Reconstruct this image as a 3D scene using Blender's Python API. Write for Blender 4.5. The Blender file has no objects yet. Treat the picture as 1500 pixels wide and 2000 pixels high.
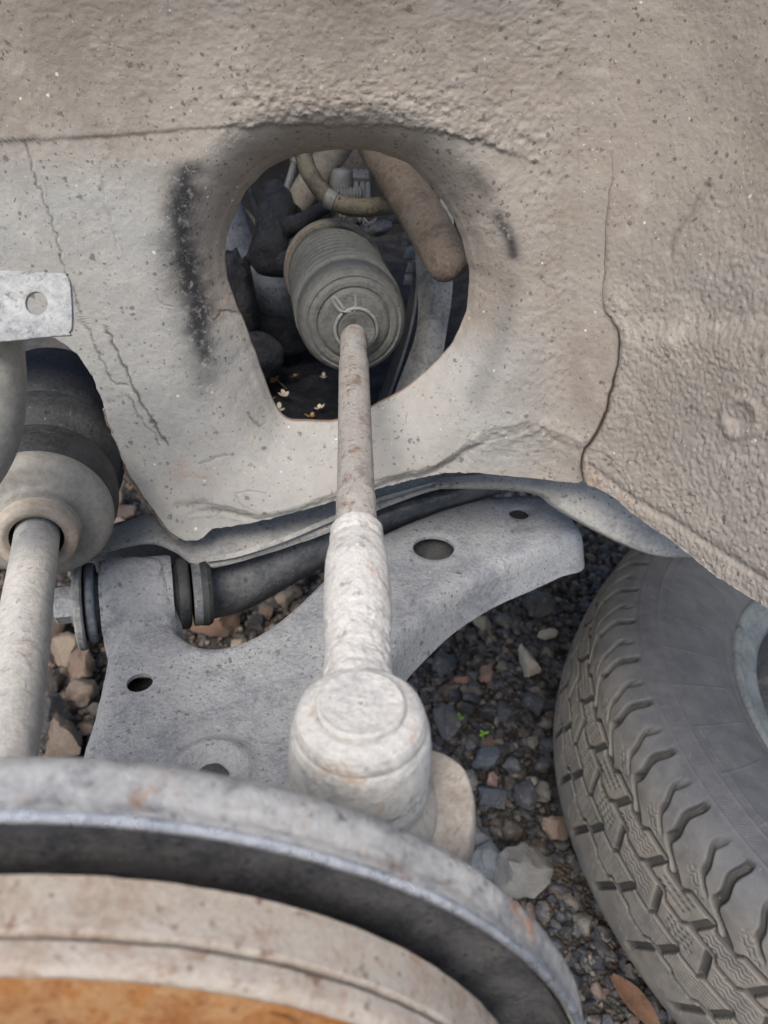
import bpy, math, random
import numpy as np
from mathutils import Vector, Matrix
from mathutils.geometry import delaunay_2d_cdt
random.seed(7)
RNG = np.random.default_rng(7)
S = bpy.context.scene
COL = S.collection

# ------------------------------------------------------------------ camera
PITCH = math.radians(33.0)
CAMZ = 0.77
FPX = 1455.0                       # focal length in photograph pixels (2000 px tall)
CP, SP = math.cos(PITCH), math.sin(PITCH)
cam = bpy.data.cameras.new('camera')
camo = bpy.data.objects.new('camera', cam)
COL.objects.link(camo)
camo.location = (0, 0, CAMZ)
camo.rotation_euler = (math.radians(90) - PITCH, 0, 0)
cam.sensor_fit = 'VERTICAL'
cam.lens = 5.4
cam.sensor_height = 2000 / FPX * 5.4
cam.sensor_width = 1500 / FPX * 5.4
cam.clip_start = 0.01
cam.clip_end = 500
cam.dof.use_dof = True
cam.dof.focus_distance = 0.39
cam.dof.aperture_fstop = 2.7
S.camera = camo

# ------------------------------------------------------------------ sky and sun (bright overcast)
SUN_EL, SUN_AZ = math.radians(53), math.radians(198)   # sun behind the viewer
w = bpy.data.worlds.new('World')
S.world = w
w.use_nodes = True
wn = w.node_tree
sky = wn.nodes.new('ShaderNodeTexSky')
sky.sky_type = 'NISHITA'
sky.sun_disc = False
sky.sun_elevation = SUN_EL
sky.sun_rotation = SUN_AZ
sky.air_density = 1.0
sky.dust_density = 2.0
sky.ozone_density = 0.6
bg = wn.nodes['Background']
bg.inputs['Strength'].default_value = 0.11
wn.links.new(sky.outputs['Color'], bg.inputs['Color'])
sun = bpy.data.lights.new('sun', 'SUN')
sun.energy = 1.7
sun.angle = math.radians(32)
sun.color = (1.0, 0.95, 0.88)
suno = bpy.data.objects.new('sun', sun)
COL.objects.link(suno)
sd = Vector((math.sin(SUN_AZ) * math.cos(SUN_EL), math.cos(SUN_AZ) * math.cos(SUN_EL), math.sin(SUN_EL)))
suno.rotation_euler = sd.to_track_quat('Z', 'Y').to_euler()
suno.location = (0.3, -1, 2)
S.view_settings.view_transform = 'Standard'
S.view_settings.look = 'None'
S.view_settings.gamma = 1
S.view_settings.use_curve_mapping = False
S.view_settings.exposure = 1.18

# ------------------------------------------------------------------ helpers
def ray(u, v):
    u = np.asarray(u, float); v = np.asarray(v, float)
    x = (u - 750) / FPX; y = -(v - 1000) / FPX
    return np.stack([x + 0 * y, CP + y * SP + 0 * x, -SP + y * CP + 0 * x], -1)

def P(u, v, d):
    r = ray(u, v) * np.asarray(d, float)[..., None]
    return r + np.array([0, 0, CAMZ])

def PZ(u, v, zrel):
    r = ray(u, v)
    return r * (zrel / r[..., 2])[..., None] + np.array([0, 0, CAMZ])

def PP(pts):
    a = np.array(pts, float)
    return P(a[:, 0], a[:, 1], a[:, 2])

def crom(pts, n, closed=False):
    """Catmull-Rom resample at even arc length"""
    p = np.asarray(pts, float)
    if closed:
        q = np.vstack([p[-1], p, p[0], p[1]])
    else:
        q = np.vstack([2 * p[0] - p[1], p, 2 * p[-1] - p[-2]])
    out = []
    for i in range(1, len(q) - 2):
        t = np.linspace(0, 1, 24, endpoint=False)[:, None]
        a, b, c, d = q[i - 1], q[i], q[i + 1], q[i + 2]
        out.append(0.5 * (2 * b + (c - a) * t + (2 * a - 5 * b + 4 * c - d) * t ** 2 + (3 * b - a - 3 * c + d) * t ** 3))
    out.append(q[len(q) - 2][None])
    o = np.vstack(out)
    L = np.concatenate([[0], np.cumsum(np.linalg.norm(np.diff(o, axis=0), axis=1))])
    s = np.linspace(0, L[-1], n + 1)[:-1] if closed else np.linspace(0, L[-1], n)
    return np.stack([np.interp(s, L, o[:, k]) for k in range(o.shape[1])], -1)

def sm(a, b, x):
    t = np.clip((x - a) / (b - a), 0, 1)
    return t * t * (3 - 2 * t)

def _hash(i, j, k, seed):
    h = (i * 374761393 + j * 668265263 + k * 2147483647 + seed * 1274126177) & 0xFFFFFFFF
    h = ((h ^ (h >> 13)) * 1274126177) & 0xFFFFFFFF
    h = ((h ^ (h >> 16)) * 2246822519) & 0xFFFFFFFF
    return ((h ^ (h >> 15)) & 0xFFFF) / 65535.0

def vnoise(p, f, seed=0):
    q = np.asarray(p, float) * f + 1000.37
    i = np.floor(q).astype(np.int64); t = q - i
    t = t * t * (3 - 2 * t)
    r = 0
    for a in (0, 1):
        wa = t[:, 0] if a else 1 - t[:, 0]
        for b in (0, 1):
            wb = t[:, 1] if b else 1 - t[:, 1]
            for c in (0, 1):
                wc = t[:, 2] if c else 1 - t[:, 2]
                r = r + wa * wb * wc * _hash(i[:, 0] + a, i[:, 1] + b, i[:, 2] + c, seed)
    return r * 2 - 1

def fbm(p, f, seed=0, octv=4, gain=0.5):
    r = 0; a = 1; tot = 0
    for o in range(octv):
        r = r + a * vnoise(p, f * 2.03 ** o, seed + o * 17); tot += a; a *= gain
    return r / tot

def pdist(u, v, poly):
    """pixel distance to a polyline"""
    best = np.full(u.shape, 1e9)
    for (a, b), (c, d) in zip(poly[:-1], poly[1:]):
        dx, dy = c - a, d - b
        t = np.clip(((u - a) * dx + (v - b) * dy) / (dx * dx + dy * dy), 0, 1)
        best = np.minimum(best, np.hypot(u - a - t * dx, v - b - t * dy))
    return best

# ---- object makers
def mesh(name, V, F, mat=None, smooth=True, attrs=None, colors=None):
    me = bpy.data.meshes.new(name)
    V = np.asarray(V, float)
    if isinstance(F, np.ndarray):
        n, k = F.shape
        me.vertices.add(len(V)); me.vertices.foreach_set('co', V.ravel())
        me.loops.add(n * k); me.loops.foreach_set('vertex_index', F.ravel().astype(np.int32))
        me.polygons.add(n)
        me.polygons.foreach_set('loop_start', np.arange(0, n * k, k, dtype=np.int32))
        me.polygons.foreach_set('loop_total', np.full(n, k, dtype=np.int32))
        me.update(calc_edges=True)
    else:
        me.from_pydata([tuple(x) for x in V], [], [tuple(int(i) for i in f) for f in F])
    me.validate()
    me.polygons.foreach_set('use_smooth', [smooth] * len(me.polygons))
    for k, a in (attrs or {}).items():
        at = me.attributes.new(k, 'FLOAT', 'POINT'); at.data.foreach_set('value', np.asarray(a, np.float32))
    if colors is not None:
        at = me.color_attributes.new('tint', 'FLOAT_COLOR', 'POINT')
        at.data.foreach_set('color', np.asarray(colors, np.float32).ravel())
    if mat: me.materials.append(mat)
    me.update()
    return me

def thing(name, label, cat, base=(0, 0, 0), group=None):
    o = bpy.data.objects.new(name, None)
    o.empty_display_size = 0.01
    COL.objects.link(o); o.location = [float(x) for x in base]
    o['label'] = label; o['category'] = cat
    if group: o['group'] = group
    return o

def _world(o):
    b = np.zeros(3)
    while o is not None:
        b += np.array(o.location); o = o.parent
    return b

def part(name, VF, mat, parent, label=None, smooth=True, attrs=None, colors=None, bev=0, angle=35, sub=0):
    V, F = VF
    me = mesh(name, np.asarray(V, float) - _world(parent), F, mat, smooth, attrs, colors)
    o = bpy.data.objects.new(name, me); COL.objects.link(o); o.parent = parent
    if label: o['label'] = label
    finish(o, bev, angle, sub)
    return o

def finish(o, bev=0, angle=35, sub=0):
    if bev:
        m = o.modifiers.new('bevel', 'BEVEL'); m.width = bev; m.segments = 2; m.limit_method = 'ANGLE'; m.angle_limit = math.radians(40)
    if sub:
        m = o.modifiers.new('sub', 'SUBSURF'); m.levels = sub; m.render_levels = sub
    if angle and not sub:
        try: o.data.set_sharp_from_angle(angle=math.radians(angle))
        except Exception: pass

def solo(name, VF, mat, label, cat, group=None, base=None, smooth=True, colors=None, attrs=None, bev=0, kind=None, angle=35):
    V, F = VF
    V = np.asarray(V, float)
    b = np.array([V[:, 0].mean(), V[:, 1].mean(), V[:, 2].min()]) if base is None else np.array(base, float)
    me = mesh(name, V - b, F, mat, smooth, attrs, colors)
    o = bpy.data.objects.new(name, me); COL.objects.link(o); o.location = b
    if label: o['label'] = label
    if cat: o['category'] = cat
    if group: o['group'] = group
    if kind: o['kind'] = kind
    finish(o, bev, angle)
    return o

def grid_faces(nr, nc, wrap=False, flip=False):
    i = np.arange(nr - 1)[:, None]; j = np.arange(nc if wrap else nc - 1)[None]
    a = i * nc + j; b = i * nc + (j + 1) % nc; c = (i + 1) * nc + (j + 1) % nc; d = (i + 1) * nc + j
    f = np.stack([a, b, c, d], -1).reshape(-1, 4)
    return f[:, ::-1].copy() if flip else f

def join(*vfs):
    Vs, Fs, n = [], [], 0
    for V, F in vfs:
        Vs.append(np.asarray(V, float)); Fs += [[int(i) + n for i in f] for f in F]; n += len(V)
    return np.vstack(Vs), Fs

def tube(path, rad, n=16, caps=True, res=None, flat=1.0):
    p = np.asarray(path, float); rad = np.broadcast_to(np.asarray(rad, float), (len(p),))
    if res:
        q = crom(np.hstack([p, rad[:, None]]), res); p, rad = q[:, :3], q[:, 3]
    t = np.gradient(p, axis=0); t /= np.linalg.norm(t, axis=1)[:, None]
    nrm = np.cross(t[0], [0, 0, 1.0])
    if np.linalg.norm(nrm) < 0.1: nrm = np.cross(t[0], [1.0, 0, 0])
    V = []; th = np.linspace(0, 2 * np.pi, n, endpoint=False)
    for k in range(len(p)):
        nrm = nrm - t[k] * np.dot(nrm, t[k]); nrm /= np.linalg.norm(nrm)
        b = np.cross(t[k], nrm)
        V.append(p[k] + rad[k] * (np.cos(th)[:, None] * nrm + flat * np.sin(th)[:, None] * b))
    F = [list(f) for f in grid_faces(len(p), n, True)]
    if caps:
        F.append(list(range(n))[::-1]); F.append([(len(p) - 1) * n + i for i in range(n)])
    return np.vstack(V), F

def lathe(org, axis, prof, n=64, closed=False, cap0=False, cap1=False, arc=None):
    """prof: list of (s along axis, r)"""
    a = np.asarray(axis, float); a = a / np.linalg.norm(a)
    e = np.cross(a, [0, 0, 1.0])
    if np.linalg.norm(e) < 0.1: e = np.array([1.0, 0, 0])
    e = e - a * np.dot(a, e); e /= np.linalg.norm(e); f = np.cross(a, e)
    th = np.linspace(0, 2 * np.pi, n, endpoint=False)
    V = np.vstack([np.asarray(org) + a * s + r * (np.cos(th)[:, None] * e + np.sin(th)[:, None] * f) for s, r in prof])
    pr = len(prof)
    F = [list(x) for x in grid_faces(pr, n, True, flip=True)]
    if closed:
        F += [[(pr - 1) * n + j, j, (j + 1) % n, (pr - 1) * n + (j + 1) % n][::-1] for j in range(n)]
    if cap0: F.append(list(range(n)))
    if cap1: F.append([(pr - 1) * n + i for i in range(n)][::-1])
    return V, F

def sprof(pts, n=60):
    return [tuple(x) for x in crom(np.array(pts, float), n)]

def loft(curves, nu=80, nv=16, thick=0.0015, inward=None):
    """sheet through a list of 3-D curves, with a real thickness"""
    C = np.stack([crom(c, nu) for c in curves])          # nc,nu,3
    V = np.stack([crom(C[:, i], nv) for i in range(nu)], 1)  # nv,nu,3
    du = np.gradient(V, axis=1); dv = np.gradient(V, axis=0)
    nn = np.cross(du, dv); nn /= np.linalg.norm(nn, axis=2)[..., None] + 1e-12
    camd = np.array([0, 0, CAMZ]) - V.mean((0, 1))
    if np.dot(nn.mean((0, 1)), camd) < 0: nn = -nn
    B = V - nn * thick
    n = nu * nv
    F = [list(f) for f in grid_faces(nv, nu)] + [[x + n for x in f[::-1]] for f in grid_faces(nv, nu)]
    ring = [j for j in range(nu)] + [i * nu + nu - 1 for i in range(1, nv)] + [(nv - 1) * nu + j for j in range(nu - 2, -1, -1)] + [i * nu for i in range(nv - 2, 0, -1)]
    for k in range(len(ring)):
        a, b = ring[k], ring[(k + 1) % len(ring)]
        F.append([b, a, a + n, b + n])
    return np.vstack([V.reshape(-1, 3), B.reshape(-1, 3)]), F

def inpoly(x, y, poly):
    r = np.zeros(x.shape, bool); n = len(poly)
    for i in range(n):
        x1, y1 = poly[i]; x2, y2 = poly[(i + 1) % n]
        c = ((y1 > y) != (y2 > y)) & (x < (x2 - x1) * (y - y1) / (y2 - y1 + 1e-15) + x1)
        r ^= c
    return r

def bdist(x, y, poly):
    p = [tuple(q) for q in poly] + [tuple(poly[0])]
    return pdist(x, y, p)

def plate(outline, holes, step, zfun, skirt=0.0, hskirt=0.004, out=0.0):
    """dense flat sheet in x,y with holes, lifted by zfun(x,y,dist to outline, dist to holes); edges turned down"""
    def resamp(pl):
        p = np.asarray(pl, float); L = np.linalg.norm(np.roll(p, -1, 0) - p, axis=1).sum()
        return crom(p, max(12, int(L / step)), True)
    bo = resamp(outline); bh = [resamp(h) for h in holes]
    x0, y0 = bo.min(0); x1, y1 = bo.max(0)
    gx, gy = np.meshgrid(np.arange(x0, x1, step), np.arange(y0, y1, step))
    gx = gx.ravel() + RNG.uniform(-.2, .2, gx.size) * step; gy = gy.ravel() + RNG.uniform(-.2, .2, gy.size) * step
    k = inpoly(gx, gy, bo) & (bdist(gx, gy, bo) > step * .6)
    for h in bh: k &= ~inpoly(gx, gy, h) & (bdist(gx, gy, h) > step * .6)
    pts = np.vstack([bo] + bh + [np.stack([gx[k], gy[k]], -1)])
    edges = []; n0 = 0
    for b in [bo] + bh:
        m = len(b); edges += [(n0 + i, n0 + (i + 1) % m) for i in range(m)]; n0 += m
    vs, es, fs, *_ = delaunay_2d_cdt([Vector(p) for p in pts], edges, [], 1, 1e-7)
    vs = np.array([(a.x, a.y) for a in vs])
    F = []
    cen = np.array([vs[list(f)].mean(0) for f in fs])
    ok = np.ones(len(fs), bool)
    for h in bh: ok &= ~inpoly(cen[:, 0], cen[:, 1], h)
    ok &= inpoly(cen[:, 0], cen[:, 1], bo)
    F = [list(f) for f, o in zip(fs, ok) if o]
    do = bdist(vs[:, 0], vs[:, 1], bo)
    dh = [bdist(vs[:, 0], vs[:, 1], h) for h in bh]
    z = zfun(vs[:, 0], vs[:, 1], do, dh)
    V = np.column_stack([vs, z])
    def index(b):
        return [int(np.argmin((vs[:, 0] - q[0]) ** 2 + (vs[:, 1] - q[1]) ** 2)) for q in b]
    V = [tuple(a) for a in V]
    for b, sk, o in [(bo, skirt, out)] + [(h, hskirt, 0) for h in bh]:
        idx = index(b); c = b
        t = np.roll(c, -1, 0) - np.roll(c, 1, 0); nr = np.stack([t[:, 1], -t[:, 0]], -1); nr /= np.linalg.norm(nr, axis=1)[:, None] + 1e-12
        area = np.sum(c[:, 0] * np.roll(c[:, 1], -1) - np.roll(c[:, 0], -1) * c[:, 1])
        if area < 0: nr = -nr
        prev = idx
        for lv in (0.15, .5, 1.0):
            base = len(V)
            for q, i, m in zip(c, idx, nr):
                V.append((q[0] + m[0] * o * lv, q[1] + m[1] * o * lv, V[i][2] - sk * lv))
            cur = list(range(base, base + len(c)))
            for i in range(len(c)):
                j = (i + 1) % len(c); F.append([prev[i], prev[j], cur[j], cur[i]])
            prev = cur
    return np.array(V), F

# ------------------------------------------------------------------ materials
def srgb(r, g, b):
    f = lambda c: ((c / 255 + .055) / 1.055) ** 2.4 if c > 10 else c / 255 / 12.92
    return (f(r), f(g), f(b), 1)

class NT:
    def __init__(s, name):
        s.m = bpy.data.materials.new(name); s.m.use_nodes = True
        s.t = s.m.node_tree; s.b = s.t.nodes['Principled BSDF']
        s.co = s.t.nodes.new('ShaderNodeTexCoord').outputs['Object']
    def link(s, a, b): s.t.links.new(a, b)
    def noise(s, scale, detail=6, rough=.6, dist=0, vec=None, out='Fac'):
        n = s.t.nodes.new('ShaderNodeTexNoise'); n.inputs['Scale'].default_value = scale; n.inputs['Detail'].default_value = detail
        n.inputs['Roughness'].default_value = rough; n.inputs['Distortion'].default_value = dist
        s.link(vec or s.co, n.inputs['Vector']); return n.outputs[out]
    def voro(s, scale, out='Distance', feature='F1', rnd=1):
        n = s.t.nodes.new('ShaderNodeTexVoronoi'); n.feature = feature; n.inputs['Scale'].default_value = scale
        n.inputs['Randomness'].default_value = rnd; s.link(s.co, n.inputs['Vector']); return n.outputs[out]
    def spots(s, scale, share=.6, big=.30, wob=.35):
        """irregular separate specks of uneven size: 1 inside, 0 outside"""
        n = s.t.nodes.new('ShaderNodeTexVoronoi'); n.inputs['Scale'].default_value = scale; s.link(s.co, n.inputs['Vector'])
        n.inputs['Randomness'].default_value = 1.0
        sep = s.t.nodes.new('ShaderNodeSeparateColor'); s.link(n.outputs['Color'], sep.inputs[0])
        rad = s.ramp(sep.outputs[0], share, 1.0, 0.0, big)
        d = s.math('ADD', n.outputs['Distance'], s.math('MULTIPLY', s.math('SUBTRACT', s.noise(scale * 2.5, 4, .7), .5), wob))
        return s.ramp(s.math('SUBTRACT', rad, d), -.02, .05)
    def ramp(s, x, a, b, lo=0, hi=1):
        n = s.t.nodes.new('ShaderNodeMapRange'); n.inputs[1].default_value = a; n.inputs[2].default_value = b
        n.inputs[3].default_value = lo; n.inputs[4].default_value = hi; n.interpolation_type = 'SMOOTHSTEP'
        s.link(x, n.inputs[0]); return n.outputs[0]
    def math(s, op, a, b):
        n = s.t.nodes.new('ShaderNodeMath'); n.operation = op
        for k, x in enumerate((a, b)):
            if hasattr(x, 'is_linked'): s.link(x, n.inputs[k])
            else: n.inputs[k].default_value = x
        return n.outputs[0]
    def mix(s, f, a, b, mode='MIX'):
        n = s.t.nodes.new('ShaderNodeMix'); n.data_type = 'RGBA'; n.blend_type = mode
        for k, x in ((0, f), (6, a), (7, b)):
            if hasattr(x, 'is_linked'): s.link(x, n.inputs[k])
            else: n.inputs[k].default_value = x
        return n.outputs[2]
    def attr(s, name, out='Fac'):
        n = s.t.nodes.new('ShaderNodeAttribute'); n.attribute_name = name; return n.outputs[out]
    def bump(s, x, strength, dist, prev=None):
        n = s.t.nodes.new('ShaderNodeBump'); n.inputs['Strength'].default_value = strength; n.inputs['Distance'].default_value = dist
        s.link(x, n.inputs['Height'])
        if prev is not None: s.link(prev, n.inputs['Normal'])
        return n.outputs['Normal']
    def done(s, col, rough=.85, nrm=None, metal=0, spec=.3):
        if hasattr(col, 'is_linked'): s.link(col, s.b.inputs['Base Color'])
        else: s.b.inputs['Base Color'].default_value = col
        if hasattr(rough, 'is_linked'): s.link(rough, s.b.inputs['Roughness'])
        else: s.b.inputs['Roughness'].default_value = rough
        s.b.inputs['Metallic'].default_value = metal
        s.b.inputs['Specular IOR Level'].default_value = spec
        if nrm is not None: s.link(nrm, s.b.inputs['Normal'])
        return s.m

def dirty(name, base, dust, dark, rust=None, dust_amt=.5, dark_amt=.25, rust_amt=.2, scale=40, rough=.8, bumps=.35, metal=0, spec=.3, wear_shade=False, pits=True, pit_amt=.6):
    t = NT(name)
    n1 = t.noise(scale * .8, 8, .62, .3); n2 = t.noise(scale * 4, 7, .62); n3 = t.noise(scale * 13, 4, .6)
    c = t.mix(t.ramp(n1, .5 - dust_amt * .3, .72 - dust_amt * .3), base, dust)
    c = t.mix(t.math('MULTIPLY', t.ramp(n2, .38, .66), .5), c, dust)
    blot = t.ramp(t.noise(scale * 2.6, 10, .78, .8), .76 - dark_amt * .5, .82 - dark_amt * .42, 0, .8)
    c = t.mix(t.math('MULTIPLY', blot, t.ramp(n3, .35, .55, .35, 1)), c, dark)
    pit = None
    if pits:
        clus = t.ramp(t.noise(38, 4, .6), .42, .62)
        pit = t.math('MULTIPLY', t.spots(190, .5, .30, 1.3), clus)
        c = t.mix(t.math('MULTIPLY', pit, pit_amt), c, dark)
        c = t.mix(t.math('MULTIPLY', t.math('MULTIPLY', t.spots(380, .45, .36, 1.1), t.ramp(n1, .35, .6, .15, 1)), pit_amt), c, dark)
        c = t.mix(t.math('MULTIPLY', t.spots(260, .65, .36, .9), .6), c, dust)
        c = t.mix(t.ramp(t.noise(scale * 17, 3, .5), .70, .76, 0, .75), c, (.55, .53, .5, 1))
    if rust:
        c = t.mix(t.ramp(t.noise(scale * 1.1, 9, .74, .6), .72 - rust_amt * .5, .83 - rust_amt * .45, 0, .8), c, rust)
    c = t.mix(.45, c, t.mix(t.ramp(t.noise(scale * 8, 7, .78), .34, .66), (.32, .32, .32, 1), (.80, .80, .80, 1)), 'SOFT_LIGHT')
    if wear_shade:
        c = t.mix(t.math('MULTIPLY', t.attr('wear_shade'), t.ramp(n2, .3, .6, .55, 1)), c, wear_shade)
    b = t.bump(n2, min(1, bumps * 1.3), .0022)
    b = t.bump(t.noise(scale * 9, 7, .75), min(1, bumps * 1.6), .0016, b)
    if pit is not None:
        b = t.bump(t.math('MULTIPLY', pit, -1.0), .7, .0010, b)
    r = t.ramp(n2, .3, .7, rough - .12, min(1, rough + .08))
    return t.done(c, r, b, metal, spec)

DUST = srgb(158, 151, 142)
M_PANEL = None

def panel_material(name, lower):
    t = NT(name)
    n1 = t.noise(9, 6, .6, .4); n2 = t.noise(45, 7, .66); n3 = t.noise(260, 5, .65)
    c = t.mix(t.ramp(n1, .35, .68), srgb(132, 122, 112), srgb(151, 142, 132))
    c = t.mix(t.math('MULTIPLY', t.attr('cool'), .85), c, t.mix(n2, srgb(138, 138, 135), srgb(163, 162, 157)))
    c = t.mix(t.ramp(n2, .52, .74, 0, .5), c, srgb(168, 160, 149))
    c = t.mix(t.ramp(t.noise(70, 7, .7, 1), .6, .75, 0, .35), c, srgb(110, 99, 90))
    c = t.mix(t.ramp(t.noise(330, 4, .6), .635, .70, 0, .75), c, srgb(82, 75, 69))
    c = t.mix(t.ramp(t.noise(130, 6, .75, .5), .62, .70, 0, .55), c, srgb(100, 92, 85))        # dark grit
    c = t.mix(t.ramp(t.noise(560, 3, .55), .69, .74, 0, .8), c, srgb(205, 198, 188))       # pale grit
    c = t.mix(t.math('MULTIPLY', t.math('MULTIPLY', t.spots(330, .62, .36, 1.1), t.ramp(n1, .38, .6, .1, 1)), .7), c, srgb(78, 71, 66))
    c = t.mix(t.math('MULTIPLY', t.spots(190, .86, .30, 1.3), .6), c, srgb(74, 66, 60))
    c = t.mix(t.math('MULTIPLY', t.spots(300, .975, .26, .6), .9), c, srgb(205, 200, 190))
    c = t.mix(.30, c, t.mix(n3, (.2, .2, .2, 1), (.8, .8, .8, 1)), 'SOFT_LIGHT')
    c = t.mix(t.attr('rust'), c, srgb(150, 118, 96))
    wr = t.math('MULTIPLY', t.attr('wear_shade'), t.ramp(t.noise(260, 7, .75), .27, .50))
    c = t.mix(wr, c, srgb(34, 36, 40))
    c = t.mix(t.math('MULTIPLY', t.attr('crack_shade'), .85), c, srgb(58, 50, 44))
    b = t.bump(t.noise(190, 7, .72), .42, .0011)
    b = t.bump(t.noise(520, 5, .7), .6, .0006, b)
    b = t.bump(t.ramp(t.noise(420, 3, .5), .665, .72, 0, -1), .5, .0006, b)
    return t.done(c, .86, b, 0, .25)

M_PANEL = panel_material('dusty_undercoat', 0)
M_ARM = dirty('dusty_grey_steel', srgb(120, 122, 127), srgb(147, 148, 149), srgb(62, 63, 68), srgb(126, 110, 98), .5, .26, .14, 55, .75, .5)
M_ROD = dirty('pale_dusty_steel', srgb(160, 158, 155), srgb(196, 192, 185), srgb(98, 97, 99), srgb(172, 146, 124), .6, .26, .33, 60, .85, .45, pit_amt=.35)
M_ROD2 = dirty('speckled_rod_steel', srgb(138, 131, 124), srgb(160, 154, 147), srgb(60, 52, 46), srgb(112, 86, 66), .5, .35, .4, 90, .75, .5)
M_SUB = dirty('subframe_steel', srgb(98, 99, 101), srgb(140, 138, 134), srgb(58, 58, 62), None, .5, .25, 0, 50, .75, .3)
M_SUBP = dirty('subframe_pale_steel', srgb(128, 128, 126), srgb(153, 151, 146), srgb(75, 75, 78), None, .5, .2, 0, 45, .78, .3)
M_TUBE = dirty('dark_grey_tube', srgb(76, 79, 83), srgb(108, 108, 108), srgb(44, 45, 48), None, .4, .2, 0, 40, .7, .2)
M_RUB = dirty('dusty_black_rubber', srgb(38, 39, 40), srgb(56, 56, 55), srgb(24, 24, 25), None, .35, .3, 0, 60, .62, .25, spec=.4)
M_BOOT = dirty('dusty_bellows_rubber', srgb(48, 49, 49), srgb(66, 66, 64), srgb(28, 29, 30), None, .4, .25, 0, 70, .6, .25, spec=.4, wear_shade=srgb(112, 111, 104), pit_amt=.3)
M_BOOT2 = dirty('tan_grey_rubber', srgb(136, 131, 124), srgb(158, 152, 143), srgb(96, 92, 88), None, .5, .1, 0, 50, .85, .2)
M_CUP = dirty('grey_plastic_cup', srgb(112, 110, 104), srgb(134, 130, 122), srgb(84, 81, 77), None, .5, .08, 0, 30, .7, .1, pits=False)
M_COLLAR = dirty('tan_collar', srgb(150, 136, 122), srgb(170, 158, 143), srgb(104, 92, 82), None, .5, .1, 0, 40, .75, .15, pits=False)
M_BLACK = dirty('oily_black', srgb(26, 27, 31), srgb(52, 52, 54), srgb(10, 10, 11), None, .3, .4, 0, 60, .55, .9, spec=.5)
M_BLACK2 = dirty('oily_dark_grey', srgb(42, 43, 48), srgb(70, 70, 72), srgb(18, 18, 20), None, .35, .4, 0, 50, .6, .7, spec=.5)
M_BLUEG = dirty('blue_grey_bar', srgb(82, 87, 96), srgb(110, 113, 118), srgb(38, 40, 46), None, .4, .3, 0, 35, .6, .25)
M_HOSE = dirty('olive_hose', srgb(72, 66, 54), srgb(110, 102, 86), srgb(48, 43, 35), None, .4, .2, 0, 70, .55, .3, spec=.45)
M_BEIGE = dirty('beige_dusty_tube', srgb(116, 108, 95), srgb(138, 130, 116), srgb(88, 78, 66), None, .5, .08, 0, 40, .8, .25)
M_BROWN = dirty('brown_dusty_tube', srgb(104, 89, 77), srgb(128, 115, 101), srgb(62, 53, 46), srgb(100, 72, 56), .5, .2, .25, 55, .85, .6)
M_GRYPL = dirty('grey_plastic', srgb(92, 92, 90), srgb(118, 116, 112), srgb(60, 60, 60), None, .5, .15, 0, 80, .5, .15, spec=.5)
M_BRACK = dirty('worn_pale_bracket', srgb(150, 151, 151), srgb(178, 177, 173), srgb(66, 70, 84), None, .5, .42, 0, 40, .7, .6)
M_SHAFT = dirty('pale_shaft_steel', srgb(150, 149, 145), srgb(172, 168, 160), srgb(104, 100, 94), srgb(132, 112, 94), .5, .12, .25, 35, .72, .25, pit_amt=.2)
M_KNUCK = dirty('cast_knuckle', srgb(160, 150, 140), srgb(186, 177, 165), srgb(120, 104, 92), srgb(150, 108, 84), .5, .14, .4, 55, .85, .8, pit_amt=.3)
M_SHIELD = dirty('shield_steel', srgb(152, 152, 153), srgb(198, 195, 190), srgb(74, 72, 74), srgb(186, 136, 100), .45, .40, .34, 45, .36, .6, metal=.5, spec=.6, pit_amt=.15)
M_SHDARK = dirty('shield_dark_inside', srgb(62, 62, 65), srgb(92, 90, 90), srgb(30, 30, 33), None, .35, .3, 0, 90, .7, .5)
M_DISC = dirty('disc_edge_rust', srgb(198, 176, 156), srgb(218, 204, 188), srgb(134, 92, 72), srgb(176, 128, 100), .5, .36, .34, 80, .8, .9, pit_amt=.7)
M_RUST = dirty('orange_rust', srgb(176, 110, 56), srgb(212, 160, 110), srgb(120, 68, 36), srgb(196, 126, 58), .45, .42, .5, 110, .85, 1.0, pit_amt=.8)
M_WHEEL = dirty('blue_grey_rim_paint', srgb(78, 86, 90), srgb(104, 108, 108), srgb(70, 74, 78), srgb(120, 100, 80), .4, .15, .1, 40, .5, .15, spec=.5)
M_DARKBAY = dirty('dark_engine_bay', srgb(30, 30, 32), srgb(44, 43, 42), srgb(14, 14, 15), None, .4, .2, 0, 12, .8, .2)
M_BODY = dirty('body_underside', srgb(70, 66, 62), srgb(92, 87, 80), srgb(40, 38, 36), None, .4, .2, 0, 10, .85, .2)

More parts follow.
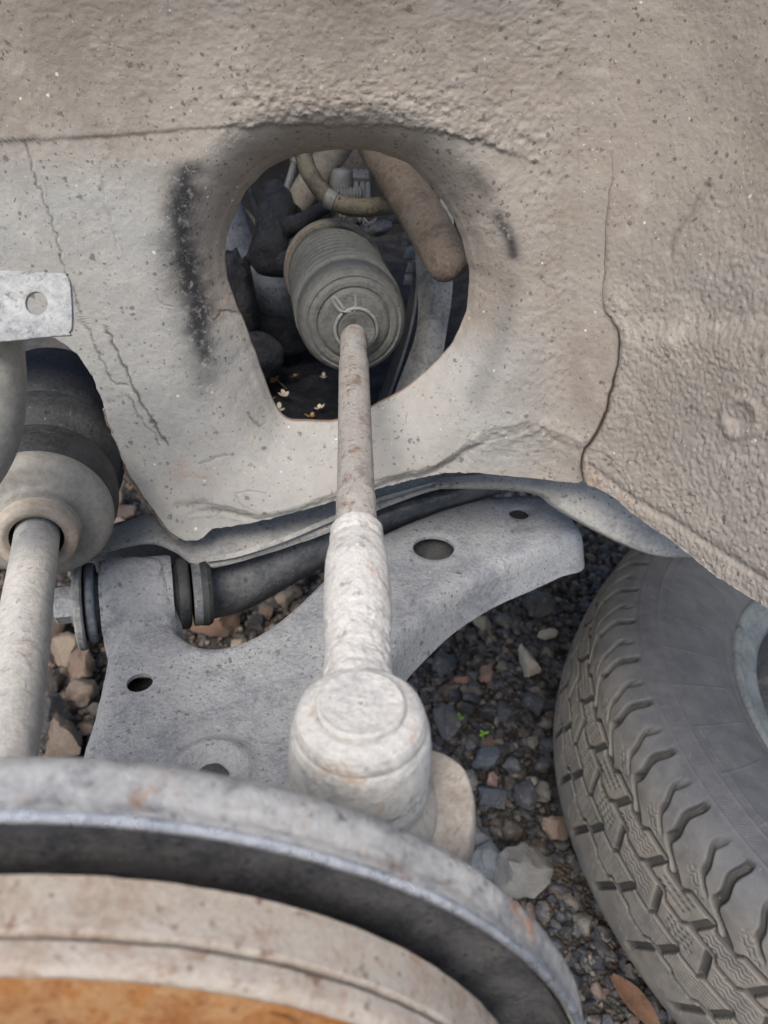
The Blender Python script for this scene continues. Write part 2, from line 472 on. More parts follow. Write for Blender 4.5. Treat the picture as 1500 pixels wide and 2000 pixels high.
# ------------------------------------------------------------------ ground (gravel yard)
def ground():
    t = NT('dark_gritty_soil')
    n = t.noise(60, 8, .7)
    c = t.mix(t.ramp(n, .35, .7), srgb(46, 44, 43), srgb(84, 79, 73))
    c = t.mix(t.ramp(t.noise(320, 4, .6), .6, .72, 0, .7), c, srgb(112, 106, 98))
    c = t.mix(t.ramp(t.noise(2.2, 4, .5), .5, .6, 0, .35), c, srgb(104, 88, 72))
    b = t.bump(t.voro(220), 1.0, .004, t.bump(n, .6, .006))
    m = t.done(c, .9, b, 0, .3)
    # one sheet to the horizon, finer near the car
    xs = np.unique(np.concatenate([np.linspace(-1.2, 1.2, 70), [-150, -40, -12, -5, -2.5, 2.5, 5, 12, 40, 150]]))
    ys = np.unique(np.concatenate([np.linspace(-0.6, 1.9, 70), [-150, -40, -12, -5, -2, 3, 5, 12, 40, 200]]))
    gx, gy = np.meshgrid(xs, ys)
    p = np.stack([gx.ravel(), gy.ravel(), 0 * gx.ravel()], -1)
    near = sm(2.0, 1.0, np.hypot(p[:, 0], p[:, 1] - .6))
    p[:, 2] = -.004 + .005 * fbm(p, 5, 3) * near
    o = solo('ground', (p, grid_faces(len(ys), len(xs))), m, None, None, base=(0, 0, 0), kind='structure', angle=0)
    return o
ground()

# ------------------------------------------------------------------ wheel house panels
def ybase(X, Z):
    """inner wing: nearly upright sheet, curling towards the outside at its rear end and along the top"""
    zr = Z - CAMZ
    b = np.maximum(0, X - .09)
    Y = .400 - np.where(b < .13, 13 * b * b, 13 * .13 ** 2 + 3.0 * (b - .13))
    Y = Y - 1.4 * np.maximum(0, zr + .07) ** 2
    Y = Y - 6.0 * np.maximum(0, -.20 - zr) ** 2 * sm(.12, -.02, X)
    Y = Y - .5 * np.maximum(0, -.16 - X) ** 2
    return Y

def on_surface(u, v):
    r = ray(u, v); lo = np.full(r.shape[:-1], .12); hi = np.full(r.shape[:-1], .75)
    for _ in range(34):
        m = (lo + hi) / 2
        q = r * m[..., None]
        k = q[..., 1] < ybase(q[..., 0], q[..., 2] + CAMZ)
        lo = np.where(k, m, lo); hi = np.where(k, hi, m)
    return r * hi[..., None] + np.array([0, 0, CAMZ])

HOLE = [(690, 291), (745, 298), (800, 322), (850, 372), (890, 435), (912, 500), (918, 570), (905, 630), (870, 690), (820, 740), (770, 775), (720, 800),
        (660, 824), (600, 826), (560, 820), (535, 790), (515, 740), (490, 670), (462, 600), (442, 540), (438, 480), (455, 420), (490, 360), (540, 318), (610, 296)]
HC = np.array([680.0, 560.0])
def _rolled(pts):
    a = np.array(pts, float); r = ray(a[:, 0], a[:, 1]); q = on_surface(a[:, 0], a[:, 1]); q = q - np.array([0, 0, CAMZ])
    k = (q[:, 1] + .0265) / q[:, 1]; q = q * k[:, None]; q[:, 1] -= .0265
    d = q[:, 1] * CP - q[:, 2] * SP; y = q[:, 1] * SP + q[:, 2] * CP
    return [(750 + FPX * x / e, 1000 - FPX * b / e) for x, e, b in zip(q[:, 0], d, y)]
HOLE = _rolled(HOLE)

def polar(poly, n, smooth=True):
    p = crom(np.array(poly, float), 1500, True) if smooth else np.array(poly, float)
    if not smooth:
        q = np.vstack([p, p[:1]]); L = np.concatenate([[0], np.cumsum(np.linalg.norm(np.diff(q, axis=0), axis=1))])
        s = np.linspace(0, L[-1], 6000, endpoint=False); p = np.stack([np.interp(s, L, q[:, k]) for k in (0, 1)], -1)
    a = np.arctan2(p[:, 1] - HC[1], p[:, 0] - HC[0]); r = np.hypot(p[:, 0] - HC[0], p[:, 1] - HC[1])
    o = np.argsort(a); a, r = a[o], r[o]
    th = np.linspace(-np.pi, np.pi, n, endpoint=False)
    return th, np.interp(th, np.concatenate([a - 2 * np.pi, a, a + 2 * np.pi]), np.tile(r, 3))

# lower outline: real edge from the driveshaft cut-out round to the seam
EDGE = [(-70, 640), (60, 650), (110, 662), (150, 690), (180, 735), (200, 785), (222, 860), (250, 925), (290, 985), (335, 1043), (358, 1058), (380, 1063), (398, 1056), (408, 1042),
        (450, 1037), (520, 1022), (600, 1000), (660, 984), (720, 966), (800, 945), (870, 931), (940, 928), (1010, 934), (1080, 942), (1130, 948), (1150, 935), (1170, 880)]
TOPLINE = [(-400, 285), (0, 275), (100, 272), (240, 264), (330, 256), (430, 248), (560, 246), (660, 250), (760, 247), (880, 258), (940, 278), (1000, 300), (1060, 330), (1400, 420)]
BEAD = [(340, 992), (380, 982), (430, 984), (500, 1001), (560, 992), (640, 966), (760, 930), (850, 908), (885, 885), (910, 862), (960, 835), (1030, 820), (1090, 842), (1140, 862), (1190, 850)]
CRACKS = [([(50, 275), (70, 350), (100, 430), (130, 540), (160, 620), (190, 680), (212, 735), (228, 752), (246, 752)], 2.2, .7),
          ([(205, 300), (196, 330), (205, 400), (220, 450), (225, 480)], 2.0, .25),
          ([(205, 640), (235, 700), (262, 760), (290, 810), (312, 845), (328, 868)], 3.2, .9),
          ([(247, 773), (265, 800), (282, 830), (302, 845), (308, 868)], 1.8, .6),
          ([(0, 100), (40, 97), (80, 102)], 2.2, .35), ([(305, 570), (318, 590), (340, 600)], 1.6, .4),
          ([(480, 820), (490, 840), (505, 852)], 2.5, .6), ([(390, 905), (440, 885)], 2, .5), ([(500, 1000), (470, 985), (462, 962), (520, 960)], 1.8, .35),
          ([(415, 640), (420, 625), (440, 632), (455, 645)], 2.6, .7), ([(1050, 545), (1085, 570), (1095, 600)], 1.6, .3), ([(1000, 265), (1040, 205)], 2.2, .2),
          ([(1128, 330), (1130, 210)], 2.5, .2), ([(60, 1000), (61, 1001)], 1, .1)]

def panel_fields(u, v, hd, side=False, W=None):
    """relief in metres towards the outside plus colour masks, from the sheet's own layout"""
    p = np.stack([u, v, 0 * u], -1) / 1000.0
    n_small = fbm(p, 95, 5, 3); n_mid = fbm(p, 30, 9, 4); n_big = fbm(p, 5, 11, 3)
    D = np.zeros(u.shape)
    if not side:
        # rolled edge of the opening
        t = np.clip(1 - hd / 120.0, 0, 1)
        D -= .027 * t ** 2.1
        D += .0004 * np.exp(-((hd - 10) / 5) ** 2) - .0002 * np.exp(-((hd - 20) / 5) ** 2)
        # upper layer of undercoat with a ragged lower edge
        jag = 9 * n_small + 8 * n_mid
        vt = np.interp(u, [a for a, b in TOPLINE], [b for a, b in TOPLINE])
        prox = np.exp(-(np.abs(v - vt + 40) / 60.0) ** 2) * sm(380, 520, u) * sm(1110, 960, u)
        thick = sm(-6, 6, vt + jag * (.25 + .75 * sm(380, 470, u)) - v)
        D += thick * (.0006 + .0013 * sm(400, 520, u)) * sm(1060, 930, u)
        crk = np.exp(-((vt + jag * .3 - v) / 3.0) ** 2) * (.35 + .65 * sm(-.1, .3, fbm(p, 14, 77, 3))) * sm(560, 430, u) * .9
        D += prox * thick * (.0014 * np.abs(n_mid) + .0008 * n_small)
        # bottom bead and the turned-in flange beneath it
        vb = np.interp(u, [a for a, b in BEAD], [b for a, b in BEAD])
        inb = sm(335, 400, u)
        D -= inb * .0045 * sm(0, 26, v - vb - 6 * n_mid) * (1 - .6 * sm(880, 960, u))
        thickb = sm(880, 930, u) * np.exp(-((v - vb - 22) / 30) ** 2)
        D += thickb * (.0016 + .0012 * np.abs(n_mid) + .0008 * n_small)
        crk = np.maximum(crk, .55 * inb * np.exp(-((v - vb - 3 - 4 * n_small) / 2.6) ** 2) * sm(.35, -.1, n_big))
        # second pressed line under it
        D += inb * .0008 * np.exp(-((v - vb - 30) / 5) ** 2) * sm(900, 800, u)
        # shallow upright channel by the rear seam
        D -= .0013 * np.exp(-((u - 1112) / 16) ** 2) * sm(60, 200, v) * sm(900, 700, v)
        # raised tip
        D -= .002 * np.exp(-(pdist(u, v, [(345, 992), (372, 990), (400, 985)]) / 9) ** 2)
        for pl, wd, st in CRACKS:
            g = np.exp(-(pdist(u + 9 * n_small, v + 9 * n_mid, pl) / (wd * (.75 + .6 * np.abs(n_mid)))) ** 2) * sm(-.9, -.35, fbm(p, 22, 71, 3))
            D -= .0009 * st * g; crk = np.maximum(crk, st * g)
        rough = .00022 + .0003 * sm(200, 60, v) * 0 + .00035 * sm(1000, 1060, u) * sm(1110, 1090, u)
        wear_shade = .95 * np.exp(-(pdist(u, v, [(368, 312), (350, 400), (352, 480), (372, 560), (380, 630), (398, 710)]) + 22 * n_mid) ** 2 / 30 ** 2) * sm(300, 330, v)
        wear_shade = np.maximum(wear_shade, .55 * np.exp(-(pdist(u, v, [(335, 470), (350, 540), (375, 600), (400, 745)]) / 40) ** 2))
        wear_shade = np.maximum(wear_shade, .85 * np.exp(-(pdist(u, v, [(975, 425), (998, 470), (1004, 500)]) / 13) ** 2))
        wear_shade = np.maximum(wear_shade, .5 * np.exp(-(pdist(u, v, [(925, 345), (950, 372)]) / 20) ** 2))
        wear_shade = np.maximum(wear_shade, .32 * np.exp(-(pdist(u, v, [(1000, 560), (985, 660), (930, 780)]) / 22) ** 2))
        cool = np.clip(.15 + .85 * sm(500, 230, u) * sm(260, 420, v) + .75 * sm(560, 720, v) * sm(1200, 950, u) - .6 * np.clip(1 - hd / 80, 0, 1) * sm(800, 600, v) + .4 * n_big + .3 * n_mid, 0, 1)
        rust = .5 * np.clip(sm(.05, .4, n_mid) * sm(900, 960, v) * sm(900, 1000, u), 0, 1) + .4 * np.exp(-(np.hypot(u - 380, v - 920) / 45) ** 2) * sm(-.1, .3, n_mid)
    else:
        lowr = sm(300, 700, v + .35 * (u - 1300))
        bmp = np.abs(vnoise(W, 360, 21)) * 1.0 + .9 * vnoise(W, 600, 23) + .4 * vnoise(W, 900, 25)
        rough = .00008 + .00030 * lowr
        n_small = fbm(W, 300, 5, 3); n_mid = fbm(W, 90, 9, 4)
        D += rough * bmp * 1.0
        D -= .0012 * np.exp(-(pdist(u, v, [(1382, 365), (1350, 420), (1318, 465), (1312, 490)]) / 7) ** 2)
        ring = np.hypot((u - 1462), (v - 812) * .95)
        D += .0011 * np.exp(-((ring - 34) / 9) ** 2) - .0006 * np.exp(-(ring / 16) ** 2)
        D += .0018 * np.exp(-(np.hypot(u - 1320, v - 660) / 18) ** 2)
        # pressed bead following the lower edge
        be = pdist(u, v, [(1160, 905), (1240, 965), (1340, 1022), (1440, 1085), (1560, 1160)])
        D -= .0011 * np.exp(-(be / 7) ** 2)
        crk = .5 * np.exp(-(pdist(u + 5 * n_small, v + 6 * n_mid, [(1150, 868), (1190, 880), (1230, 930), (1250, 965)]) / 2.5) ** 2)
        crk = np.maximum(crk, .35 * np.exp(-(pdist(u, v, [(1368, 378), (1350, 420), (1320, 460), (1311, 480), (1317, 494)]) / 4) ** 2))
        crk = np.maximum(crk, .8 * np.exp(-(pdist(u + 4 * n_small, v, [(1196, 884), (1206, 893), (1199, 903)]) / 2.2) ** 2))
        wear_shade = 0 * u; wear_shade = wear_shade + .12 * np.exp(-(be / 6) ** 2)
        cool = np.clip(.25 * lowr + .3 * n_big, 0, 1)
        rust = .45 * sm(880, 960, v) * sm(1330, 1180, u) * sm(-.2, .3, n_mid)
        n_small = n_small * .4
    D += rough * n_small + .0009 * n_big + .0004 * n_mid
    return D, dict(wear_shade=np.clip(wear_shade, 0, 1), crack_shade=np.clip(crk, 0, 1), cool=cool, rust=np.clip(rust, 0, 1))

def main_panel(T):
    NA, NR, NX = 1000, 215, 14
    th, rh = polar(HOLE, NA)
    rh = rh + 2.2 * vnoise(np.stack([np.cos(th) * 9, np.sin(th) * 9, 0 * th], -1), 1.3, 4)
    near = EDGE + [(1262, 700), (1268, 400), (1262, -60), (-70, -60)]
    far = EDGE + [(1262, 700), (1290, 300), (1350, -1900), (-1000, -1900), (-1000, 640)]
    _, rn = polar(near, NA, False); _, rf = polar(far, NA, False)
    jn = vnoise(np.stack([np.cos(th) * 40, np.sin(th) * 40, 0 * th], -1), 1.7, 8) * 2.0
    edge_real = rf < rn + 4
    rn = rn + np.where(edge_real, jn, 0)
    s = np.linspace(0, 1, NR) ** 1.15
    R = rh[None] + (rn - rh)[None] * s[:, None]
    ex = np.linspace(0, 1, NX + 1)[1:] ** 1.4
    RX = rn[None] + np.maximum(rf - rn, 0)[None] * ex[:, None]
    R = np.vstack([R, RX])
    u = HC[0] + R * np.cos(th); v = HC[1] + R * np.sin(th)
    hd = (R - rh[None])
    W = on_surface(u.ravel(), v.ravel())
    D, A = panel_fields(u.ravel(), v.ravel(), hd.ravel())
    D = D + (.00005 + .00009 * sm(330, 150, v.ravel()) + .0001 * sm(850, 1000, u.ravel())) * (np.abs(vnoise(W, 360, 33)) + .8 * vnoise(W, 600, 35))
    V = W.copy(); V[:, 1] -= D
    F = grid_faces(NR, NA, True)
    jj = np.where(~edge_real & ~np.roll(edge_real, -1))[0]
    base = (NR - 1) * NA
    extra = []
    for i in range(NX):
        a = base + i * NA + jj; b = base + i * NA + (jj + 1) % NA
        extra.append(np.stack([a, b, b + NA, a + NA], -1))
    F = np.vstack([F] + extra)
    # inner lip of the opening, turned back into the bay, and thickness of the free lower edge
    nv = len(V); r0 = V[:NA]
    lip = []
    for k, (dy, rr) in enumerate([(.0012, .3), (.0035, .4), (.0042, -2.2), (.0030, -3.2)]):
        pass
    c3 = r0.mean(0)
    rings = []
    for dy, sc in [(.0010, .995), (.0022, .998), (.0040, 1.004), (.010, 1.03)]:
        q = c3 + (r0 - c3) * sc; q[:, 1] = r0[:, 1] + dy; rings.append(q)
    er = V[(NR - 1) * NA:NR * NA]
    rings2 = []
    for dy, dz in [(.0012, .0002), (.012, .003)]:
        q = er.copy(); q[:, 1] += dy; q[:, 2] += dz; rings2.append(q)
    V2 = np.vstack([V] + rings + rings2)
    prev = np.arange(NA); fs = []
    for k in range(4):
        cur = nv + k * NA + np.arange(NA)
        fs.append(np.stack([prev, cur, np.roll(cur, -1), np.roll(prev, -1)], -1)); prev = cur
    prev = (NR - 1) * NA + np.arange(NA)
    keep = edge_real & np.roll(edge_real, -1)
    for k in range(2):
        cur = nv + (4 + k) * NA + np.arange(NA)
        fs.append(np.stack([prev, np.roll(prev, -1), np.roll(cur, -1), cur], -1)[keep]); prev = cur
    F = np.vstack([F] + fs)
    at = {k: np.concatenate([a, np.tile(a[:NA] * 0 + (0.3 if k == 'rust' else 0), 6)]) for k, a in A.items()}
    # drop unused far vertices
    used = np.zeros(len(V2), bool); used[F.ravel()] = True
    mp = np.cumsum(used) - 1
    return part('inner_panel', (V2[used], mp[F]), M_PANEL, T, attrs={k: a[used] for k, a in at.items()}, angle=0)

def rear_panel(T):
    # overlapping rear sheet; its front edge is the seam, its lower edge runs down to the right
    seam = crom(np.array([(1205, -1500), (1200, -400), (1196, 0), (1190, 200), (1196, 330), (1186, 420), (1182, 520), (1180, 600), (1196, 622), (1216, 655), (1216, 700), (1204, 750), (1190, 800), (1168, 850), (1146, 872)], float), 420)
    low = crom(np.array([(1146, 872), (1142, 905), (1146, 935), (1165, 945), (1200, 962), (1260, 1008), (1330, 1058), (1400, 1112), (1460, 1150), (1520, 1188), (1640, 1262), (1900, 1420), (2400, 1700)], float), 300)
    # grid between two boundary curves: left = seam + first bit of edge, right = outer
    NV, NU = 460, 300
    left = np.vstack([seam[:-1], low[:14]])
    L = np.concatenate([[0], np.cumsum(np.linalg.norm(np.diff(left, axis=0), axis=1))])
    vv = np.interp(-60, left[:, 1], L)
    s = np.concatenate([np.linspace(0, vv, 40, endpoint=False), np.linspace(vv, L[-1], NV - 40)])
    lf = np.stack([np.interp(s, L, left[:, k]) for k in (0, 1)], -1)
    lf[:, 0] += 3.0 * vnoise(np.stack([lf[:, 1] * .05, 0 * s, 0 * s], -1), 1, 3) * sm(-100, 0, lf[:, 1])
    # right boundary: far outside the frame, and the lower edge as last row
    last = np.vstack([low[13:]])
    LL = np.concatenate([[0], np.cumsum(np.linalg.norm(np.diff(last, axis=0), axis=1))])
    q = np.interp(1560, last[:, 0], LL)
    sb = np.concatenate([np.linspace(0, q, NU - 40), np.linspace(q, LL[-1], 41)[1:]])
    bot = np.stack([np.interp(sb, LL, last[:, k]) for k in (0, 1)], -1)
    bot[:, 1] += 2.5 * vnoise(np.stack([sb * .06, 0 * sb, 0 * sb], -1), 1, 6)
    rel = bot - bot[0]
    # shear rows progressively: top rows are level, bottom row follows the edge
    k = sm(300, 930, lf[:, 1]) ** 1.0
    u = lf[:, None, 0] + rel[None, :, 0]
    v = lf[:, None, 1] + rel[None, :, 1] * k[:, None]
    W = on_surface(u.ravel(), v.ravel())
    D, A = panel_fields(u.ravel(), v.ravel(), None, side=True, W=W)
    uu, v2 = u.ravel(), v.ravel()
    off = .0002 + .0016 * sm(250, 600, v2) + .0030 * sm(610, 680, v2)
    du = (u - lf[:, None, 0]).ravel()
    roll = np.exp(-(du / 7.0) ** 2) * .0010 * sm(300, 600, v2)
    e_ = 1e-4; gx = (ybase(W[:, 0] + e_, W[:, 2]) - ybase(W[:, 0] - e_, W[:, 2])) / (2 * e_); gz = (ybase(W[:, 0], W[:, 2] + e_) - ybase(W[:, 0], W[:, 2] - e_)) / (2 * e_)
    nrm = np.stack([gx, -np.ones_like(gx), gz], -1); nrm /= np.linalg.norm(nrm, axis=1)[:, None]
    V = W + nrm * (D + off - roll)[:, None]
    seam_shade = np.exp(-(du / 3.5) ** 2) * sm(560, 650, v2) * sm(-.5, .1, fbm(W, 120, 91, 2)) + .5 * np.exp(-(du / 3) ** 2) * sm(300, 420, v2)  # shade of the seam gap painted as a dark line along the edge
    A['crack_shade'] = np.clip(np.maximum(A['crack_shade'], seam_shade * .9), 0, 1)
    F = grid_faces(NV, len(sb), flip=True)
    nu = len(sb)
    # edge thickness: seam and lower edge
    rim = np.concatenate([np.arange(NV) * nu, (NV - 1) * nu + np.arange(1, nu)])
    q = V[rim].copy(); q[:, 1] += .0035; q2 = V[rim].copy(); q2[:, 1] += .012; q2[:, 0] += .003; q2[:, 2] += .003
    n = len(V); m = len(rim)
    a = rim[:-1]; b = rim[1:]; c = n + np.arange(m)
    F = np.vstack([F, np.stack([a, b, c[1:], c[:-1]], -1), np.stack([c[:-1], c[1:], c[1:] + m, c[:-1] + m], -1)])
    at = {k_: np.concatenate([x, 0 * rim, 0 * rim]) for k_, x in A.items()}
    return part('rear_panel', (np.vstack([V, q, q2]), F), M_PANEL, T, attrs=at, angle=0, label='hammered-looking undercoated rear sheet overlapping the inner panel at a seam')

WH = thing('wheel_house', 'dusty taupe inner wheel arch panel with a large round opening', 'car panel', (0, .40, CAMZ - .28))
main_panel(WH)
rear_panel(WH)

# folded second sheet along the free front edge, its rusty edge showing
_e = crom(np.array([(205, 800), (222, 860), (250, 925), (290, 985), (335, 1043), (352, 1056)], float), 60)
def _edge(du, dv, back):
    q = on_surface(_e[:, 0] + du, _e[:, 1] + dv); n_ = 1.5 * vnoise(np.stack([_e[:, 1] * .08, 0 * _e[:, 1], 0 * _e[:, 1]], -1), 1, 5)
    q = on_surface(_e[:, 0] + du + n_, _e[:, 1] + dv); q[:, 1] += back; return q
part('folded_edge', loft([_edge(14, -6, .0045), _edge(-1, 1, .0035), _edge(-8, 4, .0030)], 90, 8, .0018), dirty('rusty_edge_steel', srgb(120, 104, 92), srgb(146, 132, 120), srgb(76, 60, 50), srgb(124, 88, 68), .5, .25, .4, 70, .85, .7), WH, label='thin rusty folded edge of a second sheet')

# ------------------------------------------------------------------ car body round the engine bay, and added covers that hold back sky light
def boxvf(x0, x1, y0, y1, z0, z1):
    V = [(x, y, z) for x in (x0, x1) for y in (y0, y1) for z in (z0, z1)]
    F = [(0, 1, 3, 2), (4, 6, 7, 5), (0, 4, 5, 1), (2, 3, 7, 6), (0, 2, 6, 4), (1, 5, 7, 3)]
    return np.array(V), [list(f) for f in F]
Zr = lambda z: z + CAMZ
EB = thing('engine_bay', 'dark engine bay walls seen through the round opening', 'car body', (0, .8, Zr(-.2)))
part('front_light_cover', boxvf(-.75, .75, .36, .56, Zr(.24), Zr(.25)), M_DARKBAY, EB)  # added unseen cover keeping sky light off the opening
part('rear_light_cover', boxvf(-.75, .75, .92, 1.5, Zr(.24), Zr(.25)), M_DARKBAY, EB)  # unseen far cover, added to limit light from above
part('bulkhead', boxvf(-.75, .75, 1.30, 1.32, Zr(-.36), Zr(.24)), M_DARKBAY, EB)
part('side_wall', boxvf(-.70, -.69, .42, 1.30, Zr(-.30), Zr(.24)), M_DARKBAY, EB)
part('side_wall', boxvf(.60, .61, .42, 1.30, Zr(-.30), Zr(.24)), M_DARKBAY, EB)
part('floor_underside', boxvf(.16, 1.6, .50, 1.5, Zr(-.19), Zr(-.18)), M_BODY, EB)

# ------------------------------------------------------------------ steering: tie rod with ball joint, bellows
A_in = P(690, 645, .455)[()]                     # where the rod leaves the bellows
B = P(703, 1455, .222)[()]                       # ball joint centre
B0 = B + np.array([0, 0, -.012])
rdir = (B - A_in) / np.linalg.norm(B - A_in); rlen = np.linalg.norm(B - A_in)
def along(v):                                    # distance from A_in along the rod at image row v
    ts = np.linspace(0, rlen, 800); q = A_in + ts[:, None] * rdir - np.array([0, 0, CAMZ])
    vv = 1000 - FPX * (q[:, 1] * SP + q[:, 2] * CP) / (q[:, 1] * CP - q[:, 2] * SP)
    return float(np.interp(v, vv, ts))
def rough_vf(VF, amp, f, seed, center=None):
    V, F = VF
    V = np.asarray(V, float).copy()
    n = fbm(V, f, seed, 3)
    c = V.mean(0) if center is None else center
    d = V - c; d /= np.linalg.norm(d, axis=1)[:, None] + 1e-9
    return V + d * (n * amp)[:, None], F

TR = thing('tie_rod', 'pale dusty steering tie rod running from ball joint into the bellows', 'tie rod', B + np.array([0, 0, -.02]))
s_nut = along(1036)
# thin rod with threads at its outer end
pr = [(-.03, .0078), (along(705), .0078), (along(712), .0084), (along(960), .0082)]
s0 = along(972); k = 0
while s0 < s_nut + .004:
    pr += [(s0, .0079), (s0 + .0009, .0085)]; s0 += .0018
pr.append((s_nut + .01, .0082))
def rod_lathe(prof, n=48, amp=.00012, f=400, seed=1, **kw):
    V, F = lathe(A_in, rdir, prof, n, **kw)
    V = np.asarray(V); t = (V - A_in) @ rdir; c = A_in + t[:, None] * rdir
    d = V - c; L = np.linalg.norm(d, axis=1)[:, None] + 1e-9
    return V + d / L * (amp * fbm(V, f, seed, 3))[:, None], F
densify = lambda pr, n: [tuple(x) for x in np.stack([np.interp(np.linspace(0, 1, n), np.linspace(0, 1, len(pr)), [p[i] for p in pr]) for i in (0, 1)], -1)]
part('rod', rod_lathe(pr, cap0=True), M_ROD2, TR, label='thin rust-speckled rod with a threaded end')
# lock sleeve and forged neck
s1, s2, s3, s4, s5 = along(1036), along(1062), along(1110), along(1215), along(1300)
sl_pts = [(s1 - .0008, .0078), (s1, .0098), (s1 + .0012, .0107), (s2 - .001, .0108), (s2 + .001, .0103), (s2 + .005, .0114), (s3, .0123), ((s3 + s4) / 2, .0123), (s4 - .002, .0121), (s4 + .001, .0115), (s5 - .006, .0106), (s5 + .002, .0114), (rlen - .012, .0128), (rlen - .006, .0135)]
sl = [(x, float(np.interp(x, [a for a, b in sl_pts], [b for a, b in sl_pts]))) for x in np.linspace(s1 - .0008, rlen - .006, 260)]
V, F = rod_lathe(sl, 110, .0002, 420, 5)
tt = (V - A_in) @ rdir; cc = A_in + tt[:, None] * rdir; dd = (V - cc) / (np.linalg.norm(V - cc, axis=1)[:, None] + 1e-9)
crust = .0002 + .0020 * sm(s4 - .004, s4 + .004, tt) * sm(rlen - .004, s5 + .004, tt) + .0009 * np.exp(-((tt - s1 - .002) / .004) ** 2)
V = V + dd * (crust * (.35 * fbm(V, 90, 6, 2) + .65 * np.abs(fbm(V, 210, 7, 3)) ** .7 - .2))[:, None]
part('sleeve', (V, F), M_ROD, TR, label='forged sleeve with a crusty neck joining the ball housing', angle=0)
# ball joint housing (upright axis, leaning a touch)
bax = np.array([.03, .02, 1.0])
hp = [(.0158, .0), (.0160, .0118), (.0154, .0130), (.0156, .0140), (.0148, .0170), (.0136, .0184), (.0114, .0192), (.0098, .0194), (.0088, .0190), (.0080, .0198), (.0064, .0204), (.0, .0212), (-.0085, .0217), (-.0100, .0208), (-.0108, .0204), (-.0116, .0209), (-.0140, .0215), (-.0185, .0214), (-.0205, .0206)]
dense = []
for (a, r), (c, e) in zip(hp[:-1], hp[1:]):
    for q in np.linspace(0, 1, 6, endpoint=False): dense.append((a + (c - a) * q, r + (e - r) * q))
dense.append(hp[-1])
V, F = lathe(B, bax, [(a, max(r, 1e-4)) for a, r in dense[::-1]], 160)
V, F = rough_vf((V, F), .00022, 420, 9, B)
V, F = rough_vf((V, F), .0003, 50, 19, B)
part('ball_housing', (V, F), M_ROD, TR, label='round ball joint housing with a stepped cap on top')
cp_ = lathe(B, bax, sprof([(.0150, .0131), (.0172, .0129), (.0181, .0121), (.0178, .0110), (.0174, .006), (.0173, .0004)][::-1], 40), 96)
part('cap', rough_vf(cp_, .0003, 380, 4, B), M_ROD, TR)
part('dust_boot', rough_vf(lathe(B, bax, sprof([(-.016, .0200), (-.0205, .0222), (-.026, .0250), (-.030, .0252), (-.034, .0225), (-.038, .016)][::-1], 40), 72), .0002, 120, 2, B), M_BOOT2, TR, label='tan rubber dust boot under the ball housing')

# knuckle arm that carries the ball joint
KC = B + np.array([.006, -.006, -.040])
prof = []
ang = np.linspace(0, 2 * np.pi, 72, endpoint=False)
def knuckle():
    rows = []
    for dz, sc in [(.012, .80), (.015, .90), (.0155, .97), (.012, 1.02), (.0, 1.05), (-.015, 1.0), (-.02, .9)]:
        rx, ry = .0268 * sc, .031 * sc
        x = np.cos(ang) * rx + .004 * np.maximum(0, np.cos(ang - .4)) ** 6; y = np.sin(ang) * ry
        y = np.where(np.sin(ang) < 0, y * 1.05, y)      # tail running back to the hub
        rows.append(np.stack([KC[0] + x, KC[1] + y, KC[2] + dz + .003 * np.sin(ang * 3)], -1))
    V = np.vstack(rows); F = [list(f) for f in grid_faces(len(rows), 72, True, flip=True)]
    F.append(list(range(72))); F.append([6 * 72 + i for i in range(72)][::-1])
    return rough_vf((V, F), .0012, 90, 12, KC)
KN = thing('steering_knuckle', 'pale rust-edged cast arm under the tie rod ball joint', 'steering knuckle', KC + np.array([0, 0, -.02]))
part('steering_arm', knuckle(), M_KNUCK, KN, sub=1)
part('upright', rough_vf(tube([KC + np.array([-.008, -.012, -.010]), KC + np.array([-.04, -.005, -.03]), (-.09, .150, Zr(-.275))], [.016, .02, .035], 20, res=20), .002, 60, 3), M_KNUCK, KN)

# bellows
Fb = P(692, 634, .455)[()]; Bb = P(652, 532, .562)[()]
bdir = (Bb - Fb) / np.linalg.norm(Bb - Fb); bl = np.linalg.norm(Bb - Fb)
SB = thing('steering_bellows', 'ribbed grey rubber steering bellows clamped round the tie rod inside the opening', 'rubber bellows', (Fb + Bb) / 2 + np.array([0, 0, -.036]))
pf = [(-.0105, .0015), (-.0125, .0080), (-.013, .0108), (-.006, .0116), (-.005, .0106), (-.0025, .0108), (-.0015, .0140), (-.0008, .0205), (.0012, .0222), (.0004, .0232), (.0006, .0262), (.0022, .0280), (.0018, .0292), (.0045, .0318), (.009, .0334), (.016, .0340), (.0215, .0336), (.0240, .0310), (.0252, .0300)]
s_ = .0262
while s_ < bl - .016:
    pf += [(s_, .0305), (s_ + .0012, .0342), (s_ + .0026, .0352), (s_ + .0040, .0342), (s_ + .0052, .0305), (s_ + .0064, .0272), (s_ + .0084, .0272)]; s_ += .0098
pf += [(bl - .013, .0335), (bl - .006, .0338), (bl, .0335), (bl + .002, .03), (bl + .004, .02)]
dense = []
for (a, r), (c, e) in zip(pf[:-1], pf[1:]):
    for q in np.linspace(0, 1, 4, endpoint=False): dense.append((a + (c - a) * q, r + (e - r) * q))
V, F = lathe(Fb, bdir, dense, 120)
rr_ = np.repeat([r for a, r in dense], 120); ss_ = np.repeat([a for a, r in dense], 120)
crown = np.where(ss_ > .023, sm(.0310, .0350, rr_), .45)          # dusty crowns; dark between the folds painted for missing shade
part('bellows', rough_vf((V, F), .0003, 120, 31, (Fb + Bb) / 2), M_BOOT, SB, angle=70, attrs={'wear_shade': crown})
